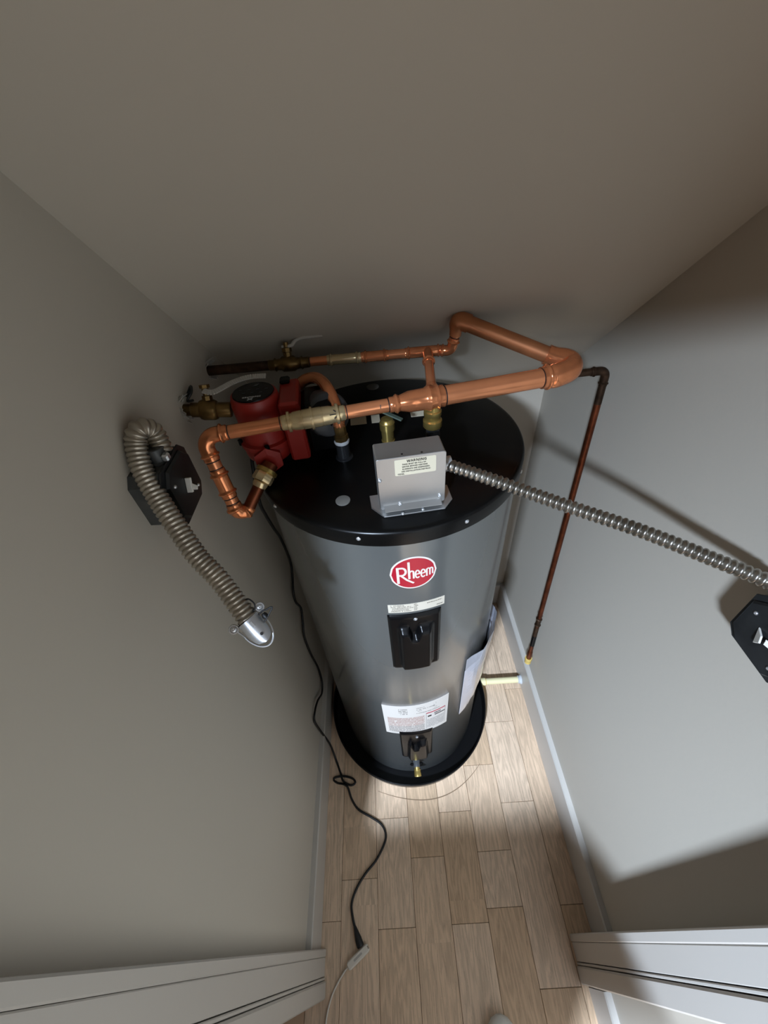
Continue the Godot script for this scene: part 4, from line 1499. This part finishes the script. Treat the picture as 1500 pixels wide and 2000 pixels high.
func wall_box_unit(label: String, x: float, out: float, yc: float, zc: float, w: float, deep: float, tape: int) -> Node3D:
	var t := thing("electrical_box", label, "electrical box", "")
	var zax := Vector3(out, 0, 0)
	var f := look(Vector3(x, yc, zc), zax)
	var s := mb()
	plate(s, f, octagon(w * 0.96, w * 0.96, 0.012), 0.0, deep - 0.0075, 0.003)
	obj("box_body", s, M.box, t)
	s = mb()
	plate(s, f, octagon(w, w, 0.013), deep - 0.0075, deep - 0.0050, 0.0006)
	plate(s, f, octagon(w * 0.9, w * 0.9, 0.016), deep - 0.0050, deep, 0.003)
	var c := obj("cover", s, M.cover, t)
	for p in [Vector2(-0.3, 0.20), Vector2(0.28, -0.24)]:
		screw(c, f * Vector3(p.x * w, p.y * w, deep), zax, 0.0026, "screw", M.zinc)
	# pale scrap of tape stuck out of the middle
	s = mb()
	var k := f.translated_local(Vector3(0.0, -0.002, deep))
	if tape == 0:
		bbox(s, k * Transform3D(Basis(Vector3.BACK, -0.487), Vector3(-0.002, 0.002, 0.004)), Vector3(0.0045, 0.021, 0.008), 0.0006)
		bbox(s, k * Transform3D(Basis(Vector3.BACK, 0.681), Vector3(0.006, -0.007, 0.003)), Vector3(0.0060, 0.020, 0.006), 0.0006)
	else:
		plate(s, k * Transform3D(Basis(Vector3.UP, -0.5), Vector3(-0.004, 0.003, 0.004)), PackedVector2Array([Vector2(-0.010, 0.007), Vector2(0.004, 0.008), Vector2(0.010, 0.001), Vector2(0.002, -0.010)]), 0.0, 0.002, 0.0005)
		plate(s, k * Transform3D(Basis(Vector3.UP, 0.6), Vector3(0.006, 0.005, 0.003)), PackedVector2Array([Vector2(-0.003, 0.006), Vector2(0.006, 0.006), Vector2(0.006, -0.004), Vector2(-0.002, -0.002)]), 0.0, 0.002, 0.0005)
	obj("white_tab", s, M.white, t)
	return t

func boxes() -> void:
	var t := wall_box_unit("dark grey square electrical box with white tab on the left wall", XL, 1.0, 1.4210, 0.2350, 0.092, 0.050, 0)
	var s := mb()
	lathe(s, Vector3(-0.3110, 1.462, 0.2350), Vector3(0, 1, -0.1), [[0, 0.0145], [0.004, 0.0145], [0.005, 0.0130], [0.022, 0.0130], [0.023, 0.0120]], 20)
	obj("conduit_connector", s, M.box, t)
	s = mb()
	bbox(s, Transform3D(Basis.IDENTITY, Vector3(-0.3110 + 0.015, 1.473, 0.240)), Vector3(0.009, 0.010, 0.010), 0.002)
	obj("connector_screw", s, M.zinc, t)
	t = wall_box_unit("dark grey square electrical box on the right wall at the picture edge", XR, -1.0, 1.2700, 0.4540, 0.092, 0.055, 1)
	s = mb()
	lathe(s, Vector3(0.4600, 1.312, 0.4300), Vector3(0, 1, -0.3), [[0, 0.014], [0.005, 0.014], [0.006, 0.0118], [0.018, 0.0118]], 8)
	obj("conduit_connector", s, M.brass_yellow, t)

func cord() -> void:
	var t := thing("power_cord", "black power cord hanging beside the tank and snaking over the floor to a white adaptor", "cord")
	var s := mb()
	var pts := [Vector3(-0.270, 1.352, -0.012), Vector3(-0.279, 1.318, -0.008), Vector3(-0.283, 1.275, 0.010), Vector3(-0.286, 1.205, 0.032), Vector3(-0.292, 1.146, 0.012), Vector3(-0.298, 1.070, -0.020), Vector3(-0.316, 0.960, -0.085), Vector3(-0.327, 0.825, -0.120), Vector3(-0.329, 0.780, -0.103), Vector3(-0.329, 0.745, -0.062), Vector3(-0.329, 0.705, -0.054), Vector3(-0.330, 0.635, -0.076), Vector3(-0.330, 0.594, -0.049), Vector3(-0.330, 0.555, -0.020), Vector3(-0.330, 0.449, -0.015), Vector3(-0.330, 0.309, -0.028), Vector3(-0.330, 0.225, -0.015), Vector3(-0.331, 0.205, 0.022), Vector3(-0.331, 0.270, 0.078), Vector3(-0.332, 0.298, 0.125), Vector3(-0.333, 0.285, 0.153), Vector3(-0.330, 0.175, 0.152), Vector3(-0.316, 0.060, 0.160), Vector3(-0.300, 0.006, 0.197), Vector3(-0.280, 0.005, 0.245), Vector3(-0.268, 0.006, 0.272), Vector3(-0.240, 0.006, 0.287), Vector3(-0.223, 0.005, 0.279), Vector3(-0.235, 0.005, 0.265), Vector3(-0.268, 0.005, 0.256), Vector3(-0.298, 0.005, 0.258), Vector3(-0.305, 0.005, 0.266), Vector3(-0.289, 0.006, 0.277), Vector3(-0.266, 0.010, 0.283), Vector3(-0.250, 0.010, 0.295), Vector3(-0.236, 0.005, 0.330), Vector3(-0.211, 0.005, 0.362), Vector3(-0.166, 0.005, 0.387), Vector3(-0.132, 0.005, 0.408), Vector3(-0.117, 0.005, 0.434), Vector3(-0.122, 0.005, 0.461), Vector3(-0.151, 0.005, 0.503), Vector3(-0.187, 0.005, 0.535), Vector3(-0.217, 0.005, 0.571), Vector3(-0.232, 0.005, 0.605), Vector3(-0.228, 0.005, 0.636), Vector3(-0.219, 0.006, 0.662)]
	tube(s, smooth(pts, 0.006), 0.0037, 10)
	obj("cable", s, M.cord, t)
	s = mb()
	sweep(s, PackedVector3Array([Vector3(-0.2215, 0.006, 0.655), Vector3(-0.216, 0.008, 0.668), Vector3(-0.210, 0.011, 0.682), Vector3(-0.204, 0.011, 0.696), Vector3(-0.2025, 0.011, 0.699)]), PackedFloat32Array([0.0042, 0.0070, 0.0100, 0.0108, 0.0095]), 16)
	obj("plug", s, M.cord, t)
	# the white adaptor and its thin lead
	t = thing("white_adaptor", "small white plug adaptor with thin white lead on the floor by the left jamb", "adaptor")
	s = mb()
	var a := Vector3(-0.1850, 0.0105, 0.7020)
	var b := Vector3(-0.2360, 0.0095, 0.7350)
	var fr := look((a + b) * 0.5, Vector3.UP, (b - a).normalized())
	plate(s, fr, round_rect(0.0195, a.distance_to(b) + 0.012, 0.007, 5), -0.0095, 0.0065, 0.003)
	obj("adaptor_body", s, M.cord_white, t)
	s = mb()
	plate(s, fr, round_rect(0.005, 0.028, 0.0015, 3), 0.0064, 0.0070, 0.0002)  # darker strip on the surface, colour standing for a shaded groove
	obj("painted_groove", s, M.lever, t)
	s = mb()
	tube(s, smooth([b.lerp(a, -0.08), Vector3(-0.249, 0.004, 0.744), Vector3(-0.273, 0.003, 0.771), Vector3(-0.288, 0.003, 0.796), Vector3(-0.299, 0.003, 0.832), Vector3(-0.304, 0.003, 0.90), Vector3(-0.34, 0.003, 1.0), Vector3(-0.6, 0.003, 1.1)], 0.006), 0.0024, 10)
	obj("lead", s, M.cord_white, t)

func shoe() -> void:
	var t := thing("white_shoe", "toe of a white shoe on the wooden floor at the bottom edge", "shoe")
	var o := Vector3(0.172, 0, 0.838)
	# outline half-widths and heights from the toe to the heel
	var st := [[0.000, 0.006, 0.030], [0.006, 0.020, 0.040], [0.018, 0.031, 0.047], [0.04, 0.040, 0.053], [0.075, 0.046, 0.060], [0.11, 0.045, 0.072], [0.15, 0.038, 0.088], [0.19, 0.034, 0.094], [0.24, 0.033, 0.096], [0.268, 0.026, 0.094], [0.280, 0.010, 0.085]]
	for layer in 2:
		var s := mb()
		var rings := []
		for q in st:
			var ring := PackedVector3Array()
			for k in 21:
				var a := PI * k / 20.0
				var w: float = q[1] * (1.06 if layer == 0 else 1.0)
				if layer == 0:
					var yy: float = [0.0, 0.024][1] * clampf(sin(a) * 6.0, 0.0, 1.0)
					ring.append(o + Vector3(cos(a) * w, yy, q[0]))
				else:
					ring.append(o + Vector3(cos(a) * w * (1.0 if sin(a) < 0.3 else 1.0), 0.020 + (q[2] - 0.020) * pow(sin(a), 0.7), q[0]))
			rings.append(ring)
		for i in rings.size() - 1:
			for k in 20:
				var n := func(ii: int, kk: int) -> Vector3:
					var u: Vector3 = rings[mini(ii + 1, rings.size() - 1)][kk] - rings[maxi(ii - 1, 0)][kk]
					var v: Vector3 = rings[ii][mini(kk + 1, 20)] - rings[ii][maxi(kk - 1, 0)]
					var w := v.cross(u).normalized()
					return w if w.dot(rings[ii][kk] - o - Vector3(0, 0.02, st[ii][0])) >= 0 else -w
				tri(s, rings[i][k], rings[i][k + 1], rings[i + 1][k + 1], n.call(i, k), n.call(i, k + 1), n.call(i + 1, k + 1))
				tri(s, rings[i][k], rings[i + 1][k + 1], rings[i + 1][k], n.call(i, k), n.call(i + 1, k + 1), n.call(i + 1, k))
		for e in [0, rings.size() - 1]:
			var cn := Vector3(0, 0, -1.0 if e == 0 else 1.0)
			for k in 20:
				tri(s, rings[e][0].lerp(rings[e][20], 0.5), rings[e][k], rings[e][k + 1], cn, cn, cn)
		obj("sole" if layer == 0 else "upper", s, M.white, t)
	var s2 := mb()
	for k in 4:
		var z := 0.085 + 0.018 * k
		tube(s2, smooth([o + Vector3(-0.022, 0.060 + 0.008 * k, z), o + Vector3(0, 0.068 + 0.0105 * k, z + 0.004), o + Vector3(0.022, 0.060 + 0.008 * k, z)], 0.004), 0.0028, 8)
	obj("laces", s2, M.white, t)
